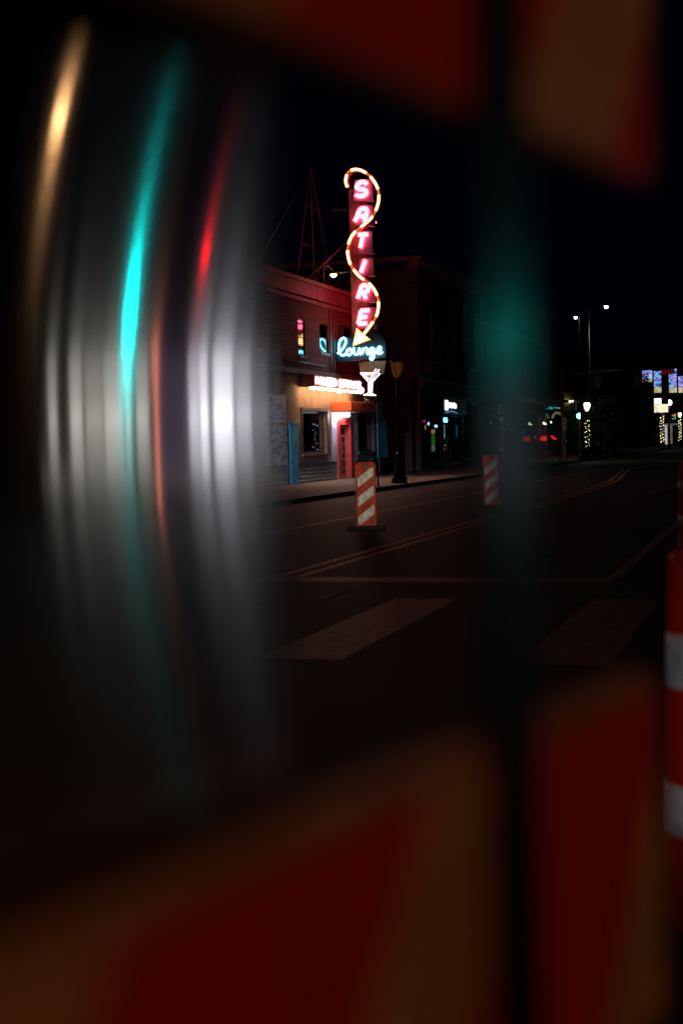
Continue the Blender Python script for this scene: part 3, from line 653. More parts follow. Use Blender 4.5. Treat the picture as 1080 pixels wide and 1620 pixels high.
for k, (a, b, c, d) in enumerate(sh):
    nm = 'door' if k in (1, 2) else 'shop_window'
    fr = MB(); wall_grid(fr, a, b, c, d, D+.08, D+.15, [(a+.07, (a+b)/2-.03, c+.07, d-.07), ((a+b)/2+.03, b-.07, c+.07, d-.07)]); w = fr.build(nm, 'darksteel', nb)
    p = MB(); p.box(a+.05, b-.05, D+.105, D+.115, c+.05, d-.05); p.build('pane', 'glass', w)
b_ = MB(); b_.box(NX0+.4, NX1-.4, D+4, D+4.1, .12, 4.0); b_.box(NX0+.4, NX1-.4, D+.35, D+4, 3.95, 3.99); b_.build('shop_interior', mat('shop_interior', (.05, .09, .11), .8, var=.5, scale=1), nb)
for px in (665, 684):
    pass
for px, lab in ((656, 'unlit curved gooseneck lamp on the brick corner pier, left of its twin'), (663, 'unlit curved gooseneck lamp above the shop ledge, right of its twin')):
    b_ = MB(); q = onY(px, 583, D-.1); b_.tube(smooth([(q.x, D-.1, q.z-.3), (q.x, D-.35, q.z+.15), (q.x+.25, D-.6, q.z+.1), (q.x+.3, D-.65, q.z-.1)], 5), .025, 5); b_.lathe([(.03, .1), (.13, -.05)], (q.x+.3, D-.65, q.z-.15), 10)
    tag(b_.build('gooseneck_wall_lamp', 'steel'), lab, 'lamp')
# shop sign with white block lettering
YN = D-.62
ss = thing('lit_shop_sign', 'blue black sign board with small bright white lettering over the dark shopfront', 'sign', (79, YN, 3))
q0, q1 = onY(701, 628, YN), onY(737, 656, YN)
b_ = MB(); b_.box(q0.x, q1.x, YN, YN+.15, q1.z, q0.z); b_.build('board', mat('navy_board', (.01, .03, .09), .4), ss)
b_ = MB(); a = onY(704.5, 633, YN-.03); b = onY(708, 649, YN-.03); b_.box(a.x, b.x, YN-.05, YN-.002, b.z, a.z)
a = onY(708.2, 638, YN-.03); b = onY(721.5, 646, YN-.03)
n = 5
for i in range(n):
    x0 = a.x+(b.x-a.x)*i/n; x1 = x0+(b.x-a.x)/n*.93; b_.box(x0, x1, YN-.05, YN-.002, b.z+.02*(i % 2), a.z+.05*(i % 2))
b_.build('lit_lettering', emit('white_sign_letters', (.95, 1, .9), 2.5), ss)
b_ = MB(); a = onY(705, 653, YN-.03); b = onY(714, 650.5, YN); c_ = onY(722, 654, YN); b_.tube([(a.x, YN-.03, a.z), (b.x, YN-.03, b.z), (c_.x, YN-.03, c_.z)], .03, 5); b_.build('blue_swoosh', emit('blue_swoosh', (.1, .4, .7), .5), ss)
# lit things inside the shop window
YI = D+.6
def lit(name, label, cat, boxes, m, Y=YI, th=.05):
    b_ = MB()
    for (xa, ya_, xb_, yb_) in boxes:
        p, q = onY(xa, ya_, Y), onY(xb_, yb_, Y); b_.box(p.x, q.x, Y, Y+th, min(p.z, q.z), max(p.z, q.z))
    return tag(b_.build(name, m, bevel=.01), label, cat)
lit('neon_window_sign', 'small magenta neon sign glowing high in the dark shop window', 'neon sign', [(666, 664.5, 673, 667.5)], emit('magenta_neon', (1, .02, .45), 1.3))
gp = thing('window_poster', 'tall backlit green poster with warm top and white foot in the shop window', 'poster', (75, YI, 1))
def pbox(n_, bx, m_):
    b_ = MB(); p, q = onY(bx[0], bx[1], YI), onY(bx[2], bx[3], YI); b_.box(p.x, q.x, YI, YI+.05, q.z, p.z); b_.build(n_, m_, gp)
pbox('green_panel', (681, 686, 688, 704), emit('green_panel', (.05, .5, .03), .45, .4, 3)); pbox('warm_header', (681, 679, 688, 685.6), emit('warm_header', (1, .55, .2), .7, .6, 9)); pbox('white_footer', (681.5, 704.4, 688, 714), emit('white_footer', (.6, .8, .65), .3, .7, 8))
gm_ = emit('cool_globe', (.6, .95, 1), 3)
for px, py, lab in ((678.3, 670.3, 'small white globe light left above the green window poster'), (689.3, 674.2, 'small white globe light right above the green window poster')):
    b_ = MB(); q = onY(px, py, YI+.3); b_.ball(q, .1); b_.tube([q, (q.x, q.y, 3.95)], .006, 4, mi=1); tag(b_.build('globe_light', [gm_, M['black']]), lab, 'light')
lit('window_light_strip', 'cyan light strip standing in the glass shop door, the brighter of the two', 'light', [(701.8, 672, 706, 680), (702.6, 680.5, 705.2, 694)], emit('cyan_strip', (.12, .65, .85), .8, .4, 4))
lit('dim_light_strip', 'dim blue light strip in the shop window right of the brighter cyan one', 'light', [(721, 672.5, 725, 691)], emit('blue_strip', (.03, .18, .3), .7, .4, 4))
pm_ = emit('amber_pendants', (1, .45, .12), .8, .6, 9)
for bx, lab in (((672.5, 672, 673.8, 680), 'tiny amber pendant light left of the green window poster'), ((711, 676, 712, 688), 'thin amber pendant light between the two blue light strips'), ((776, 667, 777.6, 671), 'tiny amber light deep in the shop behind the blurred post')):
    lit('pendant_lamp', lab, 'light', [bx], pm_, Y=YI+1)
lit('paper_notice', 'small pale notice stuck low on the glass shop door', 'notice', [(711, 735, 717, 744)], mat('paper', (.6, .6, .6), .6), Y=D+.06, th=.006)
# low building behind the post, and the tall tan one
lo = thing('low_shop_building', 'plain lower brick building standing between the corner shop and the tan building', 'building', (88.7, D, .12))
b_ = MB(); wall_grid(b_, 88.7, 114.0, .12, 9.0, D+.02, D+.35, [(90, 100, .6, 3.6), (102, 112, .6, 3.6), (91, 92.5, 5.4, 7.6), (96, 97.5, 5.4, 7.6), (101, 102.5, 5.4, 7.6), (106, 107.5, 5.4, 7.6)]); b_.box(88.7, 89.0, D+.35, D+16, .12, 9); b_.box(88.7, 114, D+16, D+16.3, .12, 9); b_.build('wall', 'brick2', lo)
b_ = MB(); b_.box(88.75, 114, D-.2, D+.4, 9.0, 9.25); b_.box(88.75, 114, D-.4, D+.018, 4.3, 4.6); b_.build('cornice', 'trim', lo)
b_ = MB(); b_.box(88.8, 113.9, D+.2, D+.21, .5, 7.7); b_.build('pane', 'glass', lo)
b_ = MB(); b_.box(88.8, 113.9, D+2, D+2.1, .12, 8.9); b_.build('interior_partition', 'void', lo)
tb = thing('tan_brick_building', 'tan brick corner building with moulded cornice before the side street', 'building', (114.1, D, .12))
hs = [(115.5, 116.6, 5.8, 9.6), (118.4, 119.5, 5.8, 9.6), (121.3, 122.4, 5.8, 9.6), (114.8, 123.4, .6, 4.4)]
b_ = MB(); wall_grid(b_, 114.1, 124.3, .12, 11.2, D, D+.35, hs); b_.box(123.95, 124.3, D+.35, D+16, .12, 11.2); b_.box(114.1, 114.45, D+.35, D+16, .12, 11.2); b_.build('wall', 'olivebrick', tb)
b_ = MB(); b_.box(113.8, 124.8, D-.55, D+.4, 11.6, 11.9); b_.box(114, 124.6, D-.35, D+.38, 11.35, 11.598); b_.box(114.05, 124.45, D-.15, D+.36, 11.2, 11.348); b_.box(114.1, 124.5, D-.5, D-.002, 4.7, 4.95); b_.build('cornice', 'trim', tb)
for (a, b, c, d) in hs[:3]:
    fr = MB(); wall_grid(fr, a, b, c, d, D+.16, D+.22, [(a+.07, b-.07, c+.07, (c+d)/2-.03), (a+.07, b-.07, (c+d)/2+.03, d-.07)]); w = fr.build('window', 'dark', tb)
    p = MB(); p.box(a+.05, b-.05, D+.185, D+.195, c+.05, d-.05); p.build('pane', 'glass', w)
b_ = MB(); b_.box(114.15, 124.25, D+.3, D+.31, .6, 4.4); b_.build('pane', 'glass', tb)
b_ = MB(); b_.box(114.5, 123.9, D+2, D+2.1, .12, 11); b_.build('interior_partition', 'void', tb)
b_ = MB(); q = onY(886, 640, D-.1); b_.tube([(q.x, D-.1, .2), (q.x, D-.1, 11)], .06, 6); b_.build('downpipe', 'galv', tb)
lit('teal_neon_strip', 'blurred teal neon strip across the ground floor of the tan building', 'neon sign', [(868, 643.5, 874, 647.5), (876.5, 644, 889, 647)], emit('teal_neon', (.02, .5, .55), .6, .6, 3), Y=D-.3)
b_ = MB(); pts = []
for i in range(17):
    an = math.pi*i/16; q = onY(881-7.5*math.cos(an), 661-8*math.sin(an), D-.3); pts.append(q)
b_.tube(pts, .1, 6); tag(b_.build('arched_sign', emit('warm_arch', (.8, .6, .35), .16, .5, 3)), 'small glowing cream arch over the doorway of the tan building', 'sign')
em_ = emit('cream_spots', (1, .9, .6), 2)
lit('entrance_light', 'tiny cream light left of the arched doorway, the larger of two', 'light', [(859, 667.5, 861.5, 671.5), (861.2, 669.5, 863.8, 672)], em_, Y=D-.4)
lit('entrance_light', 'tiny cream light just left of the glowing arch', 'light', [(870.7, 666.5, 872.3, 669.5)], em_, Y=D-.4)
rm_ = emit('red_lights', (1, .01, .015), .75, .6, 2)
lit('red_light', 'broad bright red light glowing low on the tan building, the left one', 'light', [(856, 690, 864, 692.5), (855, 692.3, 864.5, 697)], rm_, Y=D-.5)
lit('red_light', 'broken red light glowing low on the tan building, the right one', 'light', [(871, 688.5, 874, 691.5), (873, 691, 876, 694), (875.5, 692.5, 880, 695.5)], rm_, Y=D-.5)

# ================================================================== STREET FURNITURE
def lantern_post(name, label, X, Y, glass, h=4.85, lit_=True):
    t = thing(name, label, 'street lamp', (X, Y, .12)); c = Vector((X, Y, 0))
    b = MB(); b.lathe([(.3, .12), (.3, .3), (.22, .36), (.24, .5), (.17, .62), (.19, .8), (.12, .95), (.1, 1.15), (.075, 1.25)], c, 12); b.build('base', 'black', t)
    b = MB(); b.lathe([(.075, 1.2), (.055, h-1.15), (.09, h-1.12), (.09, h-1.05), (.05, h-1.0), (.1, h-.85)], c, 12)
    b.build('pole', 'black', t)
    g = MB(); g.lathe([(.09, h-.85), (.2, h-.6), (.23, h-.38), (.19, h-.28)], c, 12); lg = g.build('lantern_glass', glass, t)
    r = MB()
    for k in range(6):
        an = math.pi*k/3; d = Vector((math.cos(an), math.sin(an), 0)); r.tube([c+d*.1+Zh*(h-.86), c+d*.21+Zh*(h-.6), c+d*.24+Zh*(h-.38), c+d*.2+Zh*(h-.27)], .014, 5)
    r.build('cage', 'black', lg)
    q = MB(); q.lathe([(.24, h-.28), (.2, h-.2), (.1, h-.1), (.04, h-.04), (.05, h-.01), (.01, h+.05)], c, 12); q.build('lantern_cap', 'black', t)
    return t
lantern_post('street_lamp', 'ornate black lantern post with dull amber glass on the pavement before the bar', 50.9, 13.45, 'amberdim')
lantern_post('street_lamp', 'lit white lantern post wrapped in fairy lights beside the side street', 101.0, 12.95, 'lantern', 4.35)
lantern_post('street_lamp', 'small lit lantern post with fairy lights at the right edge before the far building', 196.0, 12.8, 'lantern', 4.9)
def fairy(name, label, X, Y, z0, z1, turns, r, m, n, rb=.03):
    b = MB()
    for i in range(n):
        a = i/n; an = a*turns*2*math.pi; jr = random.uniform(-.04, .04)
        b.ball((X+(r+jr)*math.cos(an), Y+(r+jr)*math.sin(an), z0+(z1-z0)*a+random.uniform(-.06, .06)), rb*random.uniform(.6, 1.2), 5)
    return tag(b.build(name, m), label, 'fairy lights', 'fairy lights wound round the street poles')
fairy('string_lights', 'warm fairy lights wound round the lantern post near the teal light', 101, 12.95, .9, 2.9, 6, .15, 'fairy', 26, .02)
fairy('string_lights', 'warm fairy lights wound round the dark pole below the far cream sign', 165, 12.75, .9, 3.9, 9, .2, 'fairy', 46, .035)
fairy('string_lights', 'warm fairy lights wound round the rightmost lantern post', 196, 12.8, .9, 3.8, 8, .16, 'fairy', 30, .035)
q = onY(795, 700, 13.2)
fairy('string_lights', 'faint white fairy lights on a pole half hidden behind the blurred post', q.x, 13.2, .9, 2.9, 5, .12, 'fairyw', 12, .035)
b_ = MB(); b_.tube([(q.x, 13.2, .12), (q.x, 13.2, 3.4)], .05, 8); b_.lathe([(.12, .12), (.12, .2), (.06, .3)], (q.x, 13.2, 0), 10); b_.box(q.x-.02, q.x+.02, 13.0, 13.4, 2.9, 3.4)
tag(b_.build('sign_post', 'galv'), 'thin metal pole carrying faint fairy lights behind the blurred post', 'pole')
# teal signal
def signal(name, label, X, Y, Z, lens_m, lens_i, face, post=True, r=.12, group=None):
    t = thing(name, label, 'traffic light', (X, Y, .12 if post else Z-.6), group); f = Vector(face).normalized(); s_ = f.cross(Zh)
    zt = Z + .35*lens_i
    b = MB(); b.obox((X, Y, zt-.35), s_, Zh, f, .18, .55, .1); b.build('housing', 'black', t, bevel=.02)
    for k in range(3):
        c = Vector((X, Y, zt-.35*k))+f*.11
        b = MB(); vs = [c+r*(math.cos(2*math.pi*i/16)*s_+math.sin(2*math.pi*i/16)*Zh) for i in range(16)]; b.prism(vs, f*.02)
        b.build('lens', lens_m if k == lens_i else 'rubber', t)
        b = MB(); arc = [c+f*.02+(r+.03)*(math.cos(math.pi*i/8)*s_+math.sin(math.pi*i/8)*Zh) for i in range(9)]
        for a_, c_ in zip(arc[:-1], arc[1:]): b.prism([a_, c_, c_+f*.2, a_+f*.2], (0, 0, .008))
        b.build('visor', 'black', t)
    if post:
        b = MB(); p0 = Vector((X, Y, 0))-f*.16; b.tube([p0+Zh*.12, p0+Zh*(zt+.3)], .055, 8); b.lathe([(.16, .12), (.16, .3), (.08, .42)], p0, 10); b.build('pole', 'steel', t)
    return t
signal('traffic_light', 'glowing teal traffic light on a post left of the lit lantern', 100.0, 13.35, 3.15, 'teal', 2, (-1, -.1, 0), r=.19)
# tall street lights
def tall_lamp(label, X, Y, H, hx, hy, hz, m, s=1.0):
    t = thing('tall_street_light', label, 'street light', (X, Y, .12), 'tall street lights along the road')
    b = MB(); b.tube([(X, Y, .12), (X, Y, 1.2), (X, Y, H)], [.12, .09, .055], 8); b.lathe([(.2, .12), (.2, .3), (.12, .4)], (X, Y, 0), 10); b.build('pole', 'black', t)
    b = MB(); b.tube(smooth([(X, Y, H-.2), (X+(hx-X)*.4, Y+(hy-Y)*.4, hz+.2), (hx, hy, hz+.12)], 5), .04, 6); b.build('arm', 'black', t)
    d = (Vector((hx, hy, 0))-Vector((X, Y, 0))).normalized()
    b = MB(); b.obox((hx, hy, hz+.1), d, d.cross(Zh), Zh, .3*s, .14*s, .05); b.build('lamp_head', 'black', t, bevel=.02)
    b = MB(); b.lathe([(.03, -.1*s), (.08*s, -.08*s), (.11*s, -.02), (.11*s, .048)], (hx, hy, hz), 12); b.build('lamp_glass', m, t)
    return t
tall_lamp('tall street light with the smaller, lower left lamp of the two in the sky', 97, 12.82, 10.0, 97.1, 13.1, 9.75, emit('cool_street_lamp', (.9, .95, 1), 14), .9)
tall_lamp('tall street light whose brightest amber white lamp hangs highest against the sky', 104, 13.1, 11.0, 104, 11.83, 10.98, M['whitelamp'], 1.1)
tall_lamp('distant tall street light with small white lamp at the right edge of the view', 240, 12.9, 14.8, 240, 15.05, 14.9, emit('far_street_lamp', (.95, 1, 1), 8), 1.2)
pl_ = bpy.data.lights.new('far_street_glow', 'SPOT'); pl_.spot_size = rad(125); pl_.spot_blend = .5; pl_.energy = 200; pl_.color = (1, .72, .38); pl_.shadow_soft_size = .15
po_ = bpy.data.objects.new('far_street_glow', pl_); po_.location = (104, 11.83, 10.7); C.objects.link(po_)
# mast arm
ma = thing('signal_mast', 'dark signal mast with long arm reaching over the road before the side street', 'signal mast', (92.2, 13.4, .12))
b_ = MB(); b_.tube([(92.2, 13.4, .12), (92.2, 13.4, 6.3)], [.15, .11], 10); b_.lathe([(.28, .12), (.28, .25), (.16, .4)], (92.2, 13.4, 0), 10); b_.build('pole', 'steel', ma)
b_ = MB(); b_.tube([(92.2, 13.4, 5.75), (93.2, 10, 5.88), (94.3, 6.4, 5.95)], [.1, .085, .06], 8); b_.build('arm', 'galv', ma)
for y in (11.2, 8.6):
    b_ = MB(); b_.box(93.0, 93.16, y-.17, y+.17, 4.95, 5.78); b_.obox((92.9, y, 5.35), Vector((0, 1, 0)), Zh, Vector((1, 0, 0)), .24, .5, .01)
    b_.build('signal_back', 'black', ma)
b_ = MB(); b_.tube([(90, 12.9, .12), (90, 12.9, 1.2)], .03, 6); b_.lathe([(.09, 1.2), (.11, 1.35), (.11, 1.5), (.06, 1.62)], (90, 12.9, 0), 10)
tag(b_.build('parking_meter', 'galv'), 'parking meter on a thin post left of the teal traffic light', 'parking meter')
b_ = MB(); b_.tube([(91.0, 13.1, .12), (91.0, 13.1, 3.1)], .03, 6); b_.box(90.96, 90.985, 12.95, 13.25, 2.5, 2.9); b_.box(90.96, 90.985, 12.97, 13.23, 2.1, 2.42); tag(b_.build('street_sign', 'signwhite'), 'small two part street sign on a post before the tan building', 'street sign')
# bins and barrel
for i, (y, lab) in enumerate(((13.25, 'dark litter bin on the far pavement, left of its twin'), (12.3, 'dark litter bin on the far pavement beside the orange barrel'))):
    t = thing('litter_bin', lab, 'bin', (106+i*.2, y+.6, .12)); c = Vector((106+i*.2, y+.62, 0))
    b_ = MB(); b_.lathe([(.3, .12), (.36, .3), (.38, 1.05), (.36, 1.1)], c, 12); b_.build('body', 'black', t)
    b_ = MB(); b_.lathe([(.4, 1.1), (.36, 1.2), (.2, 1.3), (.05, 1.33)], c, 12); b_.build('lid', 'black', t)
br = thing('traffic_barrel', 'round orange traffic barrel standing near the far side street', 'traffic barrel', (135, 14.5, 0))
b_ = MB(); b_.lathe([(.3, .05), (.28, .35), (.27, .36), (.26, .7), (.24, .71), (.22, 1.0), (.1, 1.06)], (135, 14.5, 0), 14); b_.build('body', 'orange', br)
b_ = MB(); b_.lathe([(.31, .0), (.42, .0), (.42, .06), (.31, .07)], (135, 14.5, 0), 14); b_.build('rubber_base', 'rubber', br)
for z in (.4, .75):
    b_ = MB(); b_.lathe([(.285-z*.03, z), (.28-z*.03, z+.12)], (135, 14.5, 0), 14); b_.build('reflective_band', 'wsheet', br)
b_ = MB(); b_.tube([(134, 14.1, 0), (134, 14.1, 1.3)], .04, 6); b_.ball((134, 14.1, 1.32), .06); tag(b_.build('bollard', 'wsheet'), 'thin pale bollard right of the orange barrel', 'bollard')
# bike rack
b_ = MB(); b_.tube(smooth([(45.9, 13.15, .12), (45.9, 13.15, .8), (46.05, 13.15, 1.02), (46.4, 13.15, 1.08), (46.75, 13.15, 1.02), (46.9, 13.15, .8), (46.9, 13.15, .12)], 5), .03, 8)
b_.lathe([(.08, .12), (.08, .14)], (45.9, 13.15, 0), 10); b_.lathe([(.08, .12), (.08, .14)], (46.9, 13.15, 0), 10)
tag(b_.build('bike_rack', 'black'), 'black hoop bicycle rack between the striped panel and the lantern post', 'bike rack')
# bus lane sign at far left
bs = thing('lane_sign', 'pair of dim pale road signs on a pole, the lower one ending in ONLY', 'road sign', (33, 13.2, .12))
XR = 33.6
ppos = onX(383, 500, XR)
def rp(px, py): p = onX(px, py, XR); return p
b_ = MB(); b_.tube([(XR+.06, ppos.y+.02, .12), (XR+.06, ppos.y+.02, rp(383, 440).z)], .04, 8); b_.build('pole', 'galv', bs)
a, b = rp(355, 476), rp(406, 550)
def plate(y0, y1, z0, z1, nm):
    q_ = MB(); r_ = .05; pts = []
    for (cy, cz, s0) in ((y1-r_, z1-r_, 0), (y0+r_, z1-r_, 90), (y0+r_, z0+r_, 180), (y1-r_, z0+r_, 270)):
        for k in range(4): an = rad(s0+k*30); pts.append((XR, cy+r_*math.cos(an), cz+r_*math.sin(an)))
    q_.prism(pts, (.012, 0, 0)); return q_.build(nm, 'signwhite', bs)
plate(b.y, a.y, b.z, a.z, 'main_plate')
c_, d_ = rp(369, 443), rp(401, 472); plate(d_.y, c_.y, d_.z+.02, c_.z, 'upper_plate')
b_ = MB(); uy = Vector((0, -1, 0)); wd = a.y-b.y; ht = a.z-b.z
def word(s, cx, z, w, h, gap, r): 
    tot = sum(w*(.3 if ch == 'I' else .7 if ch == ' ' else 1) for ch in s)+gap*(len(s)-1)
    text_tubes(b_, s, (XR-.003, a.y-cx*wd+tot/2, b.z+z*ht), uy, Zh, w, h, gap, r, 4)
word('BUSES', .5, .68, .09, .17, .04, .012); word('&', .32, .56, .07, .09, .04, .009); word('RIGHT TURNS', .55, .47, .035, .065, .015, .007); word('ONLY', .52, .08, .1, .2, .04, .015)
b_.build('lettering', 'black', bs)
b_ = MB(); b_.prism([(XR-.004, c_.y-.08, d_.z+.06), (XR-.004, c_.y-.34, d_.z+.06), (XR-.004, c_.y-.2, c_.z-.06)], (-.003, 0, 0)); b_.build('arrow_mark', 'black', bs)
# tiny white light behind it
b_ = MB(); q = onY(387, 649, D-.2); b_.ball(q, .05); b_.tube([q, (q.x, D-.03, q.z)], .015, 5)
tag(b_.build('wall_light', emit('tiny_wall_light', (1, .85, .7), 4)), 'tiny white light on the wall left of the poster board', 'light')

# ================================================================== VERTICAL PANELS
def clipstripes(mb, u0, u1, z0, z1, pitch, slope, off, place, thick=None):
    thick = thick or pitch/2
    # parallelogram stripes rising with u; every second one is drawn
    k = -12
    while k < 40:
        zb_ = z0+off+k*pitch
        poly = clip_poly([(u0, zb_), (u1, zb_+slope*(u1-u0)), (u1, zb_+slope*(u1-u0)+thick), (u0, zb_+thick)], u0, u1, z0, z1)
        if len(poly) >= 3: mb.add([place(u, z) for u, z in poly], [tuple(range(len(poly)))])
        k += 1
def delineator(label, X, Y):
    t = thing('striped_delineator', label, 'traffic marker', (X, Y, 0), 'striped traffic panels in the road')
    fx = Vector((-.97, -.24, 0)); s_ = Vector((.24, -.97, 0)); c = Vector((X, Y, 0))
    # body: rounded top slab of orange plastic
    pts = []; hw, top = .19, 1.26
    for u, z in ((-hw, .06), (hw, .06)): pts.append((u, z))
    for k in range(7): an = rad(k*15); pts.append((hw-.07+.07*math.cos(an), top-.07+.07*math.sin(an)))
    for k in range(7): an = rad(90+k*15); pts.append((-hw+.07+.07*math.cos(an), top-.07+.07*math.sin(an)))
    b = MB(); b.prism([c+s_*u+Zh*z-fx*.05 for u, z in pts], fx*.1); b.build('body', 'dorange', t, bevel=.01)
    b = MB(); b.obox(c+Zh*.62+fx*.053, s_, Zh, fx, .155, .535, .002); sh_ = b.build('sheeting', 'dorange', t)
    b = MB(); clipstripes(b, -.15, .15, .09, 1.15, .36, .75, -.03, lambda u, z: c+s_*u+Zh*z+fx*.0575)
    b.build('white_stripes', 'wsheet', sh_)
    b = MB(); b.obox(c+Zh*1.205, s_, Zh, fx, .05, .018, .056); b.build('grip_slot', 'dark', t)
    b = MB(); b.obox(c+Zh*.035, s_, fx, Zh, .36, .28, .03); b.build('rubber_base', 'rubber', t, bevel=.015)
    return t
v1 = delineator('orange and white striped traffic panel standing in the road before the red door', 25.6, 7.42)
copy_tree(v1, (7.95, -.82, 0), 'striped traffic panel farther off, half veiled by the blurred grey post')

# ================================================================== CONES
def cone(label, X, Y):
    t = thing('traffic_cone', label, 'traffic cone', (X, Y, 0), 'tall banded traffic cones at right')
    c = Vector((X, Y, 0)); R_ = lambda z: .162-.028*z/1.28
    b = MB(); prof = [(R_(.06)+.03, .05)]+[(R_(z), z) for z in (.08, .3, .6, .9, 1.15, 1.2)]+[(R_(1.2)-.015, 1.235), (.045, 1.25), (.03, 1.28), (.045, 1.32), (.04, 1.35), (.01, 1.36)]
    b.lathe(prof, c, 28); b.build('body', 'orange', t)
    for z0, z1_ in ((.345, .5), (.81, .975)):
        b = MB(); b.lathe([(R_(z0)-.002, z0-.002), (R_(z0)+.004, z0), (R_(z1_)+.004, z1_), (R_(z1_)-.002, z1_+.002)], c, 28); b.build('reflective_band', 'wsheet', t)
    b = MB(); n = 8; b.prism([c+Vector((.3*math.cos(rad(22.5+45*k)), .3*math.sin(rad(22.5+45*k)), 0)) for k in range(n)], (0, 0, .055)); b.build('rubber_base', 'rubber', t, bevel=.01)
    return t
CX = onG(1058, 1480)
c1 = cone('tall orange traffic cone with two pale bands, large at the right edge', CX.x+.04, CX.y-.145)
q = onG(1091, 872)
copy_tree(c1, (q.x-CX.x-.04, q.y-CX.y+.145, 0), 'far banded traffic cone seen above the large one at the right edge')

# ================================================================== DISTANT SIDE
XF = 210.0
fb_ = thing('blue_window_building', 'distant building with blue and white lit upper windows at the right edge', 'building', (XF, 20, .12))
def fx_(px, py, dx=0.0): p = onX(px, py, XF); return Vector((XF+dx, p.y, p.z))
b_ = MB(); b_.box(XF, XF+.4, 13.3, 34, .12, 13.5); b_.box(XF+.4, XF+40, 13.3, 13.7, .12, 13.5); b_.box(XF-.3, XF+40, 13.1, 34, 13.5, 13.8)
b_.build('wall', mat('far_wall', (.03, .04, .045), .8), fb_)
wins = [(1006, 1031, 586, 604, 601), (1033.5, 1047.5, 587.5, 621, 612), (1057, 1069.8, 583.5, 621, 613), (1072, 1083, 595.5, 621, 613)]
lm = litmat('lit_glass', [(.01, .03, .12), (.03, .1, .55), (.3, .55, .85), (.02, .06, .35), (.45, .3, .75), (.25, .6, .75)], .75, 1.15, (1, .8, 1.5))
lm2 = litmat('lit_sill', [(.1, .07, .02), (.9, .8, .45), (.2, .16, .06), (1, .95, .65)], 2.2, .8, (1, 1.6, .3))
for (xa, xb, y0, y1, ym) in wins:
    a, b, m_ = fx_(xa, y0), fx_(xb, y1), fx_(xa, ym)
    b_ = MB(); b_.box(XF-.14, XF-.002, b.y-.1, a.y+.1, b.z-.15, a.z+.1); w = b_.build('window', 'dark', fb_)
    b_ = MB(); b_.box(XF-.17, XF-.142, b.y, a.y, m_.z+.05, a.z); b_.build('pane', lm, w)
    b_ = MB(); b_.box(XF-.17, XF-.142, b.y, a.y, b.z, m_.z); b_.build('lower_pane', lm2, w)
for nm_, xa, xb, y0, y1, mm in (('white_entrance_panel', 1051, 1055, 673, 703, emit('glowing_white_wall', (.7, .68, .8), .6)), ('brown_entrance_panel', 1057, 1063, 673, 702, emit('glowing_brown_wall', (.5, .3, .22), .3, .4, .8))):  # wall emission stands in for lamplight on the entrance
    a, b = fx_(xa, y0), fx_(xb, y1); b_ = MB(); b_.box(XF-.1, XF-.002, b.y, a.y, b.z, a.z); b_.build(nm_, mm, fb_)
a, b = fx_(1052, 670.5), fx_(1071, 672.3); b_ = MB(); b_.box(XF-2.5, XF-.002, b.y, a.y, b.z, a.z); b_.build('canopy', emit('glowing_canopy_edge', (.6, .65, .7), .12), fb_)  # canopy edge glows by emission in place of light falling on it
cs = thing('pylon_sign', 'dark tall pylon with small cream lit sign box halfway down', 'sign', (165, 12.9, .12))
def wpx(px, py, X): p = onX(px, py, X); return p
a, b = wpx(1045, 592, 165), wpx(1056.5, 640, 165); b_ = MB(); b_.box(165, 165.4, b.y, a.y, b.z, a.z); b_.build('pylon_blade', mat('pylon_dark', (.015, .02, .035), .5), cs)
a, b = wpx(1045, 584, 165), wpx(1066, 591.5, 165); b_ = MB(); b_.box(164.95, 165.35, b.y, a.y, b.z, a.z); b_.build('red_cap', emit('dull_red_cap', (.4, .02, .01), .12), cs)
a, b = wpx(1034, 640, 165), wpx(1055.5, 652, 165); b_ = MB(); b_.box(164.9, 165.3, b.y, a.y, b.z, a.z); b_.build('sign_box', litmat('cream_sign_box', [(.3, .14, .06), (1, .8, .5), (1, .95, .8), (1, .75, .45)], 1.4, 1.1), cs)
a, b = wpx(1034, 630.5, 166), wpx(1045, 639, 166); b_ = MB(); b_.box(166, 166.2, b.y, a.y, b.z, a.z); b_.build('white_box', emit('white_sign_box', (1, 1, .95), 2), cs)
b_ = MB(); b_.tube([(165.2, 12.75, .12), (165.2, 12.75, 5)], .18, 8); b_.build('pole', 'black', cs)
b_ = MB(); q = wpx(1057.5, 637, 175); b_.ball(q, .38, 14); b_.tube([(q.x, q.y, .12), (q.x, q.y, q.z-.38)], .092, 8); b_.lathe([(.2, .12), (.2, .4), (.1, .5)], (q.x, q.y, 0), 8); b_.m[:] = b_.m
gl = thing('globe_lamp', 'round white globe street lamp right of the pylon sign', 'street lamp', (q.x, q.y, .12))
g_ = MB(); g_.ball(q, .36, 14); g_.build('globe', emit('white_globe', (.95, 1, 1), 4), gl)
g_ = MB(); g_.tube([(q.x, q.y, .12), (q.x, q.y, q.z-.34)], .092, 8); g_.lathe([(.2, .12), (.2, .4), (.1, .5)], (q.x, q.y, 0), 8); g_.build('pole', 'black', gl)
b_ = MB(); p = wpx(1064, 656, 200); b_.tube([wpx(1062, 657.5, 200), wpx(1067, 657, 200)], .1, 5); o = tag(b_.build('red_neon_bar', emit('far_red', (1, .03, .05), 1.5)), 'tiny red neon bar near the rightmost lantern', 'neon sign')
b_ = MB(); b_.tube([wpx(1062, 658.5, 200), wpx(1067, 658.5, 200), wpx(1067, 651, 200)], .06, 5)
b_.tube([wpx(1067, 658, 200.2), wpx(1067.3, 650, 200.2)], .05, 5); b_.v = [(x, y, z-.35) for x, y, z in b_.v]
tag(b_.build('green_neon_bar', emit('far_green', (.03, .7, .25), .9)), 'thin green neon corner just below the tiny red neon bar', 'neon sign')
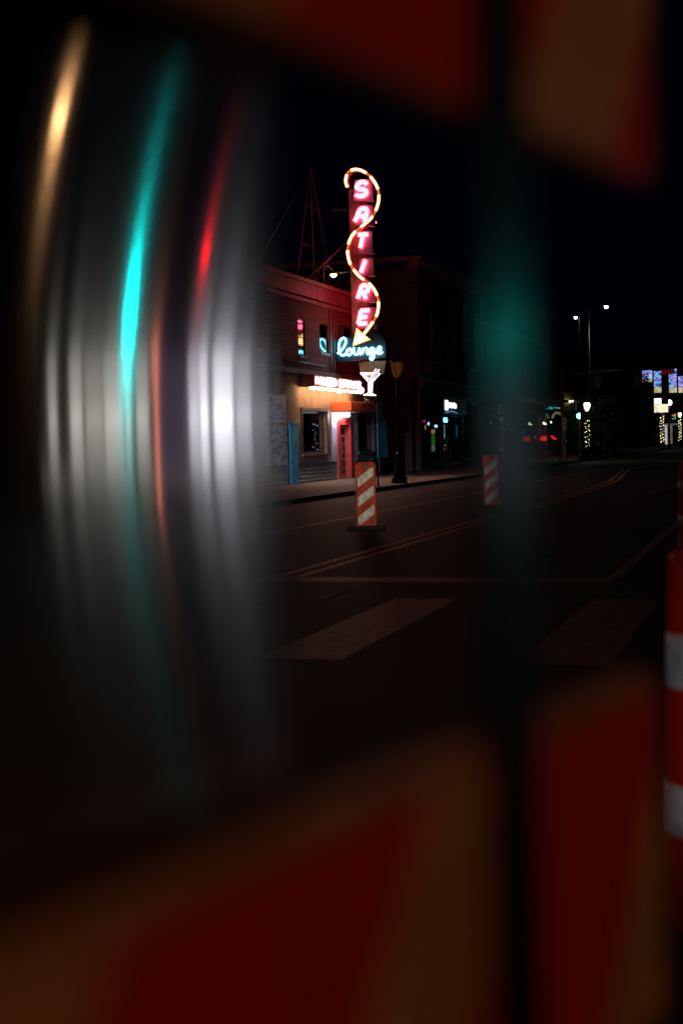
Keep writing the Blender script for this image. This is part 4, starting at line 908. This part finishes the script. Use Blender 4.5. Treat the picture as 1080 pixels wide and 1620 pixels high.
lit('barn_wall_lamp', 'warm cream wall lamps washing down a tan wall beside the side street', 'lamp', [(893, 632.5, 902, 637), (904.5, 633.5, 906, 636)], emit('gable_lamps', (1, .85, .55), 5), Y=21.5)
gb = thing('side_street_house', 'small tan building lit by cream lamps across the side street', 'building', (151, 21.6, .12))
p, q = onY(888, 620, 21.6), onY(960, 700, 21.6)
b_ = MB(); b_.box(p.x, 188, 21.62, 32, .12, 6.4); b_.build('wall', 'olivebrick', gb)
b_ = MB(); b_.box(p.x-.4, 188.2, 21.3, 32.4, 6.4, 6.7); b_.build('roof', 'roof', gb)
# trees
def tree(label, X, Y, H, W_, n, seed):
    rnd = random.Random(seed); t = thing('street_tree', label, 'tree', (X, Y, .12), 'dark trees before the far lit building')
    b = MB(); b.tube([(X, Y, .1), (X+.1, Y, H*.3), (X-.05, Y+.1, H*.55)], [.2, .14, .08], 8)
    for k in range(9):
        an = rnd.uniform(0, 6.28); z = H*rnd.uniform(.3, .5); L_ = W_*rnd.uniform(.5, .85)
        b.tube([(X, Y, z), (X+L_*.5*math.cos(an), Y+L_*.5*math.sin(an), z+L_*.5), (X+L_*math.cos(an), Y+L_*math.sin(an), z+L_*.95)], [.07, .04, .015], 5)
    b.build('trunk', 'bark', t)
    m = MB(); cl = [(rnd.gauss(0, W_*.42), rnd.gauss(0, W_*.42), rnd.uniform(.35, .95)*H, rnd.uniform(.3, .6)*W_) for _ in range(26)]
    for i in range(n):
        cx, cy, cz, cr_ = rnd.choice(cl); d = Vector((rnd.gauss(0, 1), rnd.gauss(0, 1), rnd.gauss(0, 1))).normalized()*cr_*rnd.uniform(.5, 1)
        c = Vector((X+cx, Y+cy, cz))+d*.8; u = Vector((rnd.gauss(0, 1), rnd.gauss(0, 1), rnd.gauss(0, 1))).normalized(); v = u.orthogonal().normalized(); s = rnd.uniform(.1, .2)
        m.add([c-u*s, c-v*s*.5, c+u*s, c+v*s*.5], [(0, 1, 2, 3)])
    m.build('crown', 'leaf', t)
tree('round dark tree silhouetted against the left end of the lit windows', 163, 15.0, 8.6, 1.5, 2300, 3)
tree('broad dark tree left of the round one, low in shadow', 150.5, 16.6, 5.6, 2.4, 2600, 5)
tree('bushy dark tree behind the orange barrel', 154, 19.3, 5.2, 2.6, 2200, 9)

# ================================================================== NEAR-SIDE BLOCK (seen in the steel's reflections)
def azp(az, d, z=0): return Vector((d*math.cos(rad(az)), d*math.sin(rad(az)), z))
ns = thing('lit_shop_building', 'white lit storefront on the near side of the street, mirrored in the brushed steel', 'building', azp(-52.7, 38, .12))
fc = azp(-52.7, 38); nrm = -fc.normalized(); sdv = nrm.cross(Zh)          # sdv points towards smaller azimuth (left in view from the camera)
if (azp(-50, 38)-fc).dot(sdv) < 0: sdv = -sdv
def au(az): return 38*math.tan(rad(az+53.5))
def sbox(mb, u0, u1, z0, z1, d0, d1): c = fc+sdv*(u0+u1)/2+Zh*(z0+z1)/2-nrm*(d0+d1)/2; mb.obox(c, sdv, Zh, nrm, (u1-u0)/2, (z1-z0)/2, (d1-d0)/2)
b_ = MB(); sbox(b_, -9, 9, .12, 5.2, .3, .6); sbox(b_, -9.2, 9.2, 5.2, 5.6, -.2, .8); b_.build('wall', 'dark', ns)
pan = [(-57.35, -57.0, .75), (-56.5, -56.0, .9), (-55.9, -55.2, .6), (-55.15, -54.4, .95), (-54.3, -53.35, .85), (-51.75, -51.35, 1.4), (-51.3, -49.95, 2.6), (-49.85, -49.2, 1.1), (-49.15, -48.5, .4), (-48.45, -48.0, .15)]
for k, (a, b, st) in enumerate(pan):
    tint = (1, .96, .86) if a < -53 else (.92, .89, 1)
    b_ = MB(); sbox(b_, au(a), au(b), 1.0, 4.2, .2, .28); w = b_.build('lit_window', emit('lit_window_%d' % k, tint, st*.62), ns)
    b_ = MB(); sbox(b_, au(a)+.03, au(b)-.03, 2.15, 2.75, .14, .19); b_.build('tube_light', emit('tube_light_%d' % k, tint, st*1.6), w)
b_ = MB(); sbox(b_, au(-53.2), au(-51.9), .8, 4.2, .2, .28); b_.build('added_violet_panel', emit('violet_glow', (.6, .45, .9), .1), ns)  # dim glowing panel added to tint the dark gap in the reflection
b_ = MB(); sbox(b_, au(-57.8), au(-47.6), .5, 1.3, .2, .28); b_.build('glowing_stall_riser', emit('glowing_riser', (1, .92, .85), .12), ns)  # riser is no lamp: emission stands in for light falling on it
tn = azp(-52.2, 36); b_ = MB(); b_.tube([tn+Zh*3.4, tn+Zh*4.4], .09, 8); b_.tube([tn+Zh*.12, tn+Zh*3.4], .05, 6); tag(b_.build('sign_pole_light', [emit('salmon_tube', (1, .3, .2), 1.4)]), 'thin salmon light on a pole before the near side storefront', 'light')
tocam = lambda p: Vector((-p.x, -p.y, 0))
p = azp(-52.95, 30); signal('traffic_light', 'green traffic light on the near side, mirrored as the teal streak in steel', p.x, p.y, 4.45, 'tealsig', 2, tocam(p), r=.1)
p = azp(-49.85, 30); signal('traffic_light', 'red traffic light on the near side, mirrored as the red streak in steel', p.x, p.y, 5.7, 'redsig', 0, tocam(p), r=.09)
p = azp(-38.7, 28); signal('traffic_light', 'green traffic light farther along the near side, mirrored in the blurred post', p.x, p.y, 3.6, 'tealsig2', 2, tocam(p), r=.18)
p = azp(-55.4, 28)
al = tall_lamp('amber street light on the near side, mirrored as the gold streak in steel', p.x-.3, p.y-.8, 8.3, p.x, p.y, 8.1, emit('amber_street_lamp', (1, .5, .2), 27), 1.25)
# sodium lamp behind the photographer that lights the barricade
NL = Vector((-3.5, -6.0, 7.6))
tall_lamp('sodium street light on the near pavement behind the barricade', NL.x-.5, NL.y-1.5, 7.8, NL.x, NL.y, NL.z, emit('sodium_lamp', (1, .36, .06), 8), 1.0)
ld = bpy.data.lights.new('sodium_glow', 'POINT'); ld.energy = 215; ld.color = (1, .29, .03); ld.shadow_soft_size = .18
lo_ = bpy.data.objects.new('sodium_glow', ld); lo_.location = NL-Zh*.35; C.objects.link(lo_)
sh2 = azp(-39, 36)
nt2 = thing('dim_shop_building', 'dimly lit shop farther along the near side, mirrored in the blurred post', 'building', sh2+Zh*.12)
n2 = -sh2.normalized(); s2_ = n2.cross(Zh)
b_ = MB(); b_.obox(sh2+Zh*2.4-n2*.5, s2_, Zh, n2, 5, 2.3, .15); b_.build('wall', 'dark', nt2)
b_ = MB(); b_.obox(sh2+Zh*1.4, s2_, Zh, n2, 1.6, 1.2, .04); b_.build('lit_window', emit('second_shop_window', (.75, .85, 1), .28), nt2)
# added sodium lamp, out of view at left, brightens the lane sign
t3 = (24.0, 17.5, 8.2)
tall_lamp('added sodium street light out of view at left, brightening the lane sign', 24.0, 19.0, 8.4, *t3, M['whitelamp'] if 0 else emit('added_sodium_lamp', (1, .36, .06), 8), 1.0)
l3 = bpy.data.lights.new('added_sodium_glow', 'POINT'); l3.energy = 170; l3.color = (1, .42, .14); l3.shadow_soft_size = .18
o3 = bpy.data.objects.new('added_sodium_glow', l3); o3.location = (t3[0], t3[1], t3[2]-.35); C.objects.link(o3)
# added cool flood and pole, hidden, brightens the posters and blue boards
fp = Vector((31.0, 13.3, 5.0))
ft = thing('added_flood_light', 'added cool white floodlight on a hidden pole, brightening the posters on the bar front', 'light', (fp.x, fp.y+.3, .12))
b_ = MB(); b_.tube([(fp.x, fp.y+.3, .12), (fp.x, fp.y+.3, 5.2)], .06, 8); b_.build('pole', 'steel', ft)
b_ = MB(); b_.obox(fp+Vector((-.15, 0, 0)), Vector((0, 1, 0)), Zh, Vector((1, 0, 0)), .2, .14, .08); b_.build('housing', 'black', ft, bevel=.01)
l4 = bpy.data.lights.new('added_flood_beam', 'SPOT'); l4.energy = 7000; l4.color = (.62, .8, 1); l4.spot_size = rad(18); l4.spot_blend = .9; l4.shadow_soft_size = .1
o4 = bpy.data.objects.new('added_flood_beam', l4); o4.location = fp; C.objects.link(o4)
o4.rotation_euler = (Vector((54, D, .9))-fp).to_track_quat('-Z', 'Y').to_euler()
# added low beam with no car behind it, brightens the near cone
l5 = bpy.data.lights.new('added_beam', 'SPOT'); l5.energy = 400; l5.color = (.9, .88, 1); l5.spot_size = rad(6.5); l5.spot_blend = 1.0; l5.shadow_soft_size = .06
o5 = bpy.data.objects.new('added_beam', l5); o5.location = (-7, 2.6, .7); C.objects.link(o5)
o5.rotation_euler = (Vector((CX.x+.04, CX.y-.145, .75))-o5.location).to_track_quat('-Z', 'Y').to_euler()
# added narrow spot, no vehicle built, lifts the striped panels' sheeting
hl = bpy.data.lights.new('added_beam', 'SPOT'); hl.energy = 9000; hl.color = (1, .9, .66); hl.spot_size = rad(5.5); hl.spot_blend = 1.0; hl.shadow_soft_size = .06
ho_ = bpy.data.objects.new('added_beam', hl); ho_.location = (-9, 5.2, .75); C.objects.link(ho_)
ho_.rotation_euler = (Vector((28.5, 7.15, .85))-Vector((-9, 5.2, .75))).to_track_quat('-Z', 'Y').to_euler()

# ================================================================== BARRICADE (close to the lens, out of focus)
tb_ = (.3*Rh+.49*Fh).normalized(); nb_ = Vector((tb_.y, -tb_.x, 0))     # along the rails; towards the camera side
if nb_.dot(Fh) > 0: nb_ = -nb_
P0 = -.10*Rh+.42*Fh                                                    # left point of the rails' front face
Lr = .5745                                                              # to the right end
bc = thing('barricade', 'close orange and white striped barricade, out of focus, with rails above and below the view', 'barricade', P0+tb_*.2)
def rail(name, z0, z1, off, rr=.02):
    u0, u1 = -.9, Lr; th = .024
    pts = []; r_ = rr
    for (cu, cz, s0) in ((u1-r_, z1-r_, 0), (u0+r_, z1-r_, 90), (u0+r_, z0+r_, 180), (u1-r_, z0+r_, 270)):
        for k in range(5): an = rad(s0+k*22.5); pts.append(P0+tb_*(cu+r_*math.cos(an))+Zh*(cz+r_*math.sin(an)))
    b = MB(); b.prism(pts, -nb_*th); rl_ = b.build(name, 'wplastic', bc, bevel=.004)
    b = MB(); e = .011; b.add([P0+tb_*u+Zh*z+nb_*.001 for u, z in ((u0+e, z0+e), (u1-e*.3, z0+e*.3), (u1-e*.3, z1-e), (u0+e, z1-e))], [(0, 1, 2, 3)]); s = b.build('orange_sheeting', 'osheet', rl_)
    b = MB(); clipstripes(b, u0+e, u1-e*.3, z0+e*.5, z1-e, .466, 1.35, ((off[1]-(off[0]-u0-e)*1.35)-z0-e*.5) % .466, lambda u, z: P0+tb_*u+Zh*z+nb_*.002, .1755); b.build('white_stripes', 'rsheet', rl_)
    return rl_
rail('lower_rail', 1.225, 1.451, (.387, 1.438))
rail('upper_rail', 1.757, 1.99, (.492, 1.757))
# front post
M['postmetal'] = brushed('post_steel', (.22, .23, .22), .03, .04, .045, .07, .5)
def uvplate(name, m, u0, u1, z0, z1, d, th, parent, front_uv=True):
    c = [P0+tb_*u+nb_*d+Zh*z for z in (z0, z1) for u in (u0, u1)]
    b = MB(); b.add([c[0], c[1], c[3], c[2]]+[q-nb_*th for q in (c[0], c[1], c[3], c[2])], [(0, 1, 2, 3), (7, 6, 5, 4), (0, 4, 5, 1), (1, 5, 6, 2), (2, 6, 7, 3), (3, 7, 4, 0)])
    o = b.build(name, m, parent); me = o.data; uv = me.uv_layers.new(name='UVMap')
    for l in me.loops:
        v = me.vertices[l.vertex_index].co; uv.data[l.index].uv = ((v-P0).dot(tb_), v.z)
    return o
up = .326
pd = uvplate('post', M['postmetal'], up-.009, up+.043, .02, 2.3, .0085, .005, bc)
uvplate('post', M['postmetal'], -.75, -.712, .02, 2.3, .034, .03, bc)
for u in (up+.02, -.73): b_ = MB(); b_.obox(P0+tb_*u+Zh*.02, nb_, tb_, Zh, .5, .03, .02); b_.build('foot', 'steel', bc)
# brushed steel back panel between the rails
M['brushed'] = brushed('brushed_steel_panel', (.72, .72, .72), .0007, .0115, .0015, .044, .45)
pp = thing('brushed_steel_panel', 'brushed steel sheet close up at left, smeared with vertical teal, gold and white reflections', 'steel panel', P0-nb_*.06)
uvplate('sheet', M['brushed'], -1.1, .209, .9, 2.4, -.042, .003, pp)
b_ = MB(); b_.obox(P0-tb_*.5-nb_*.07+Zh*1.2, tb_, Zh, nb_, .02, 1.2, .02); b_.build('support_post', 'steel', pp)
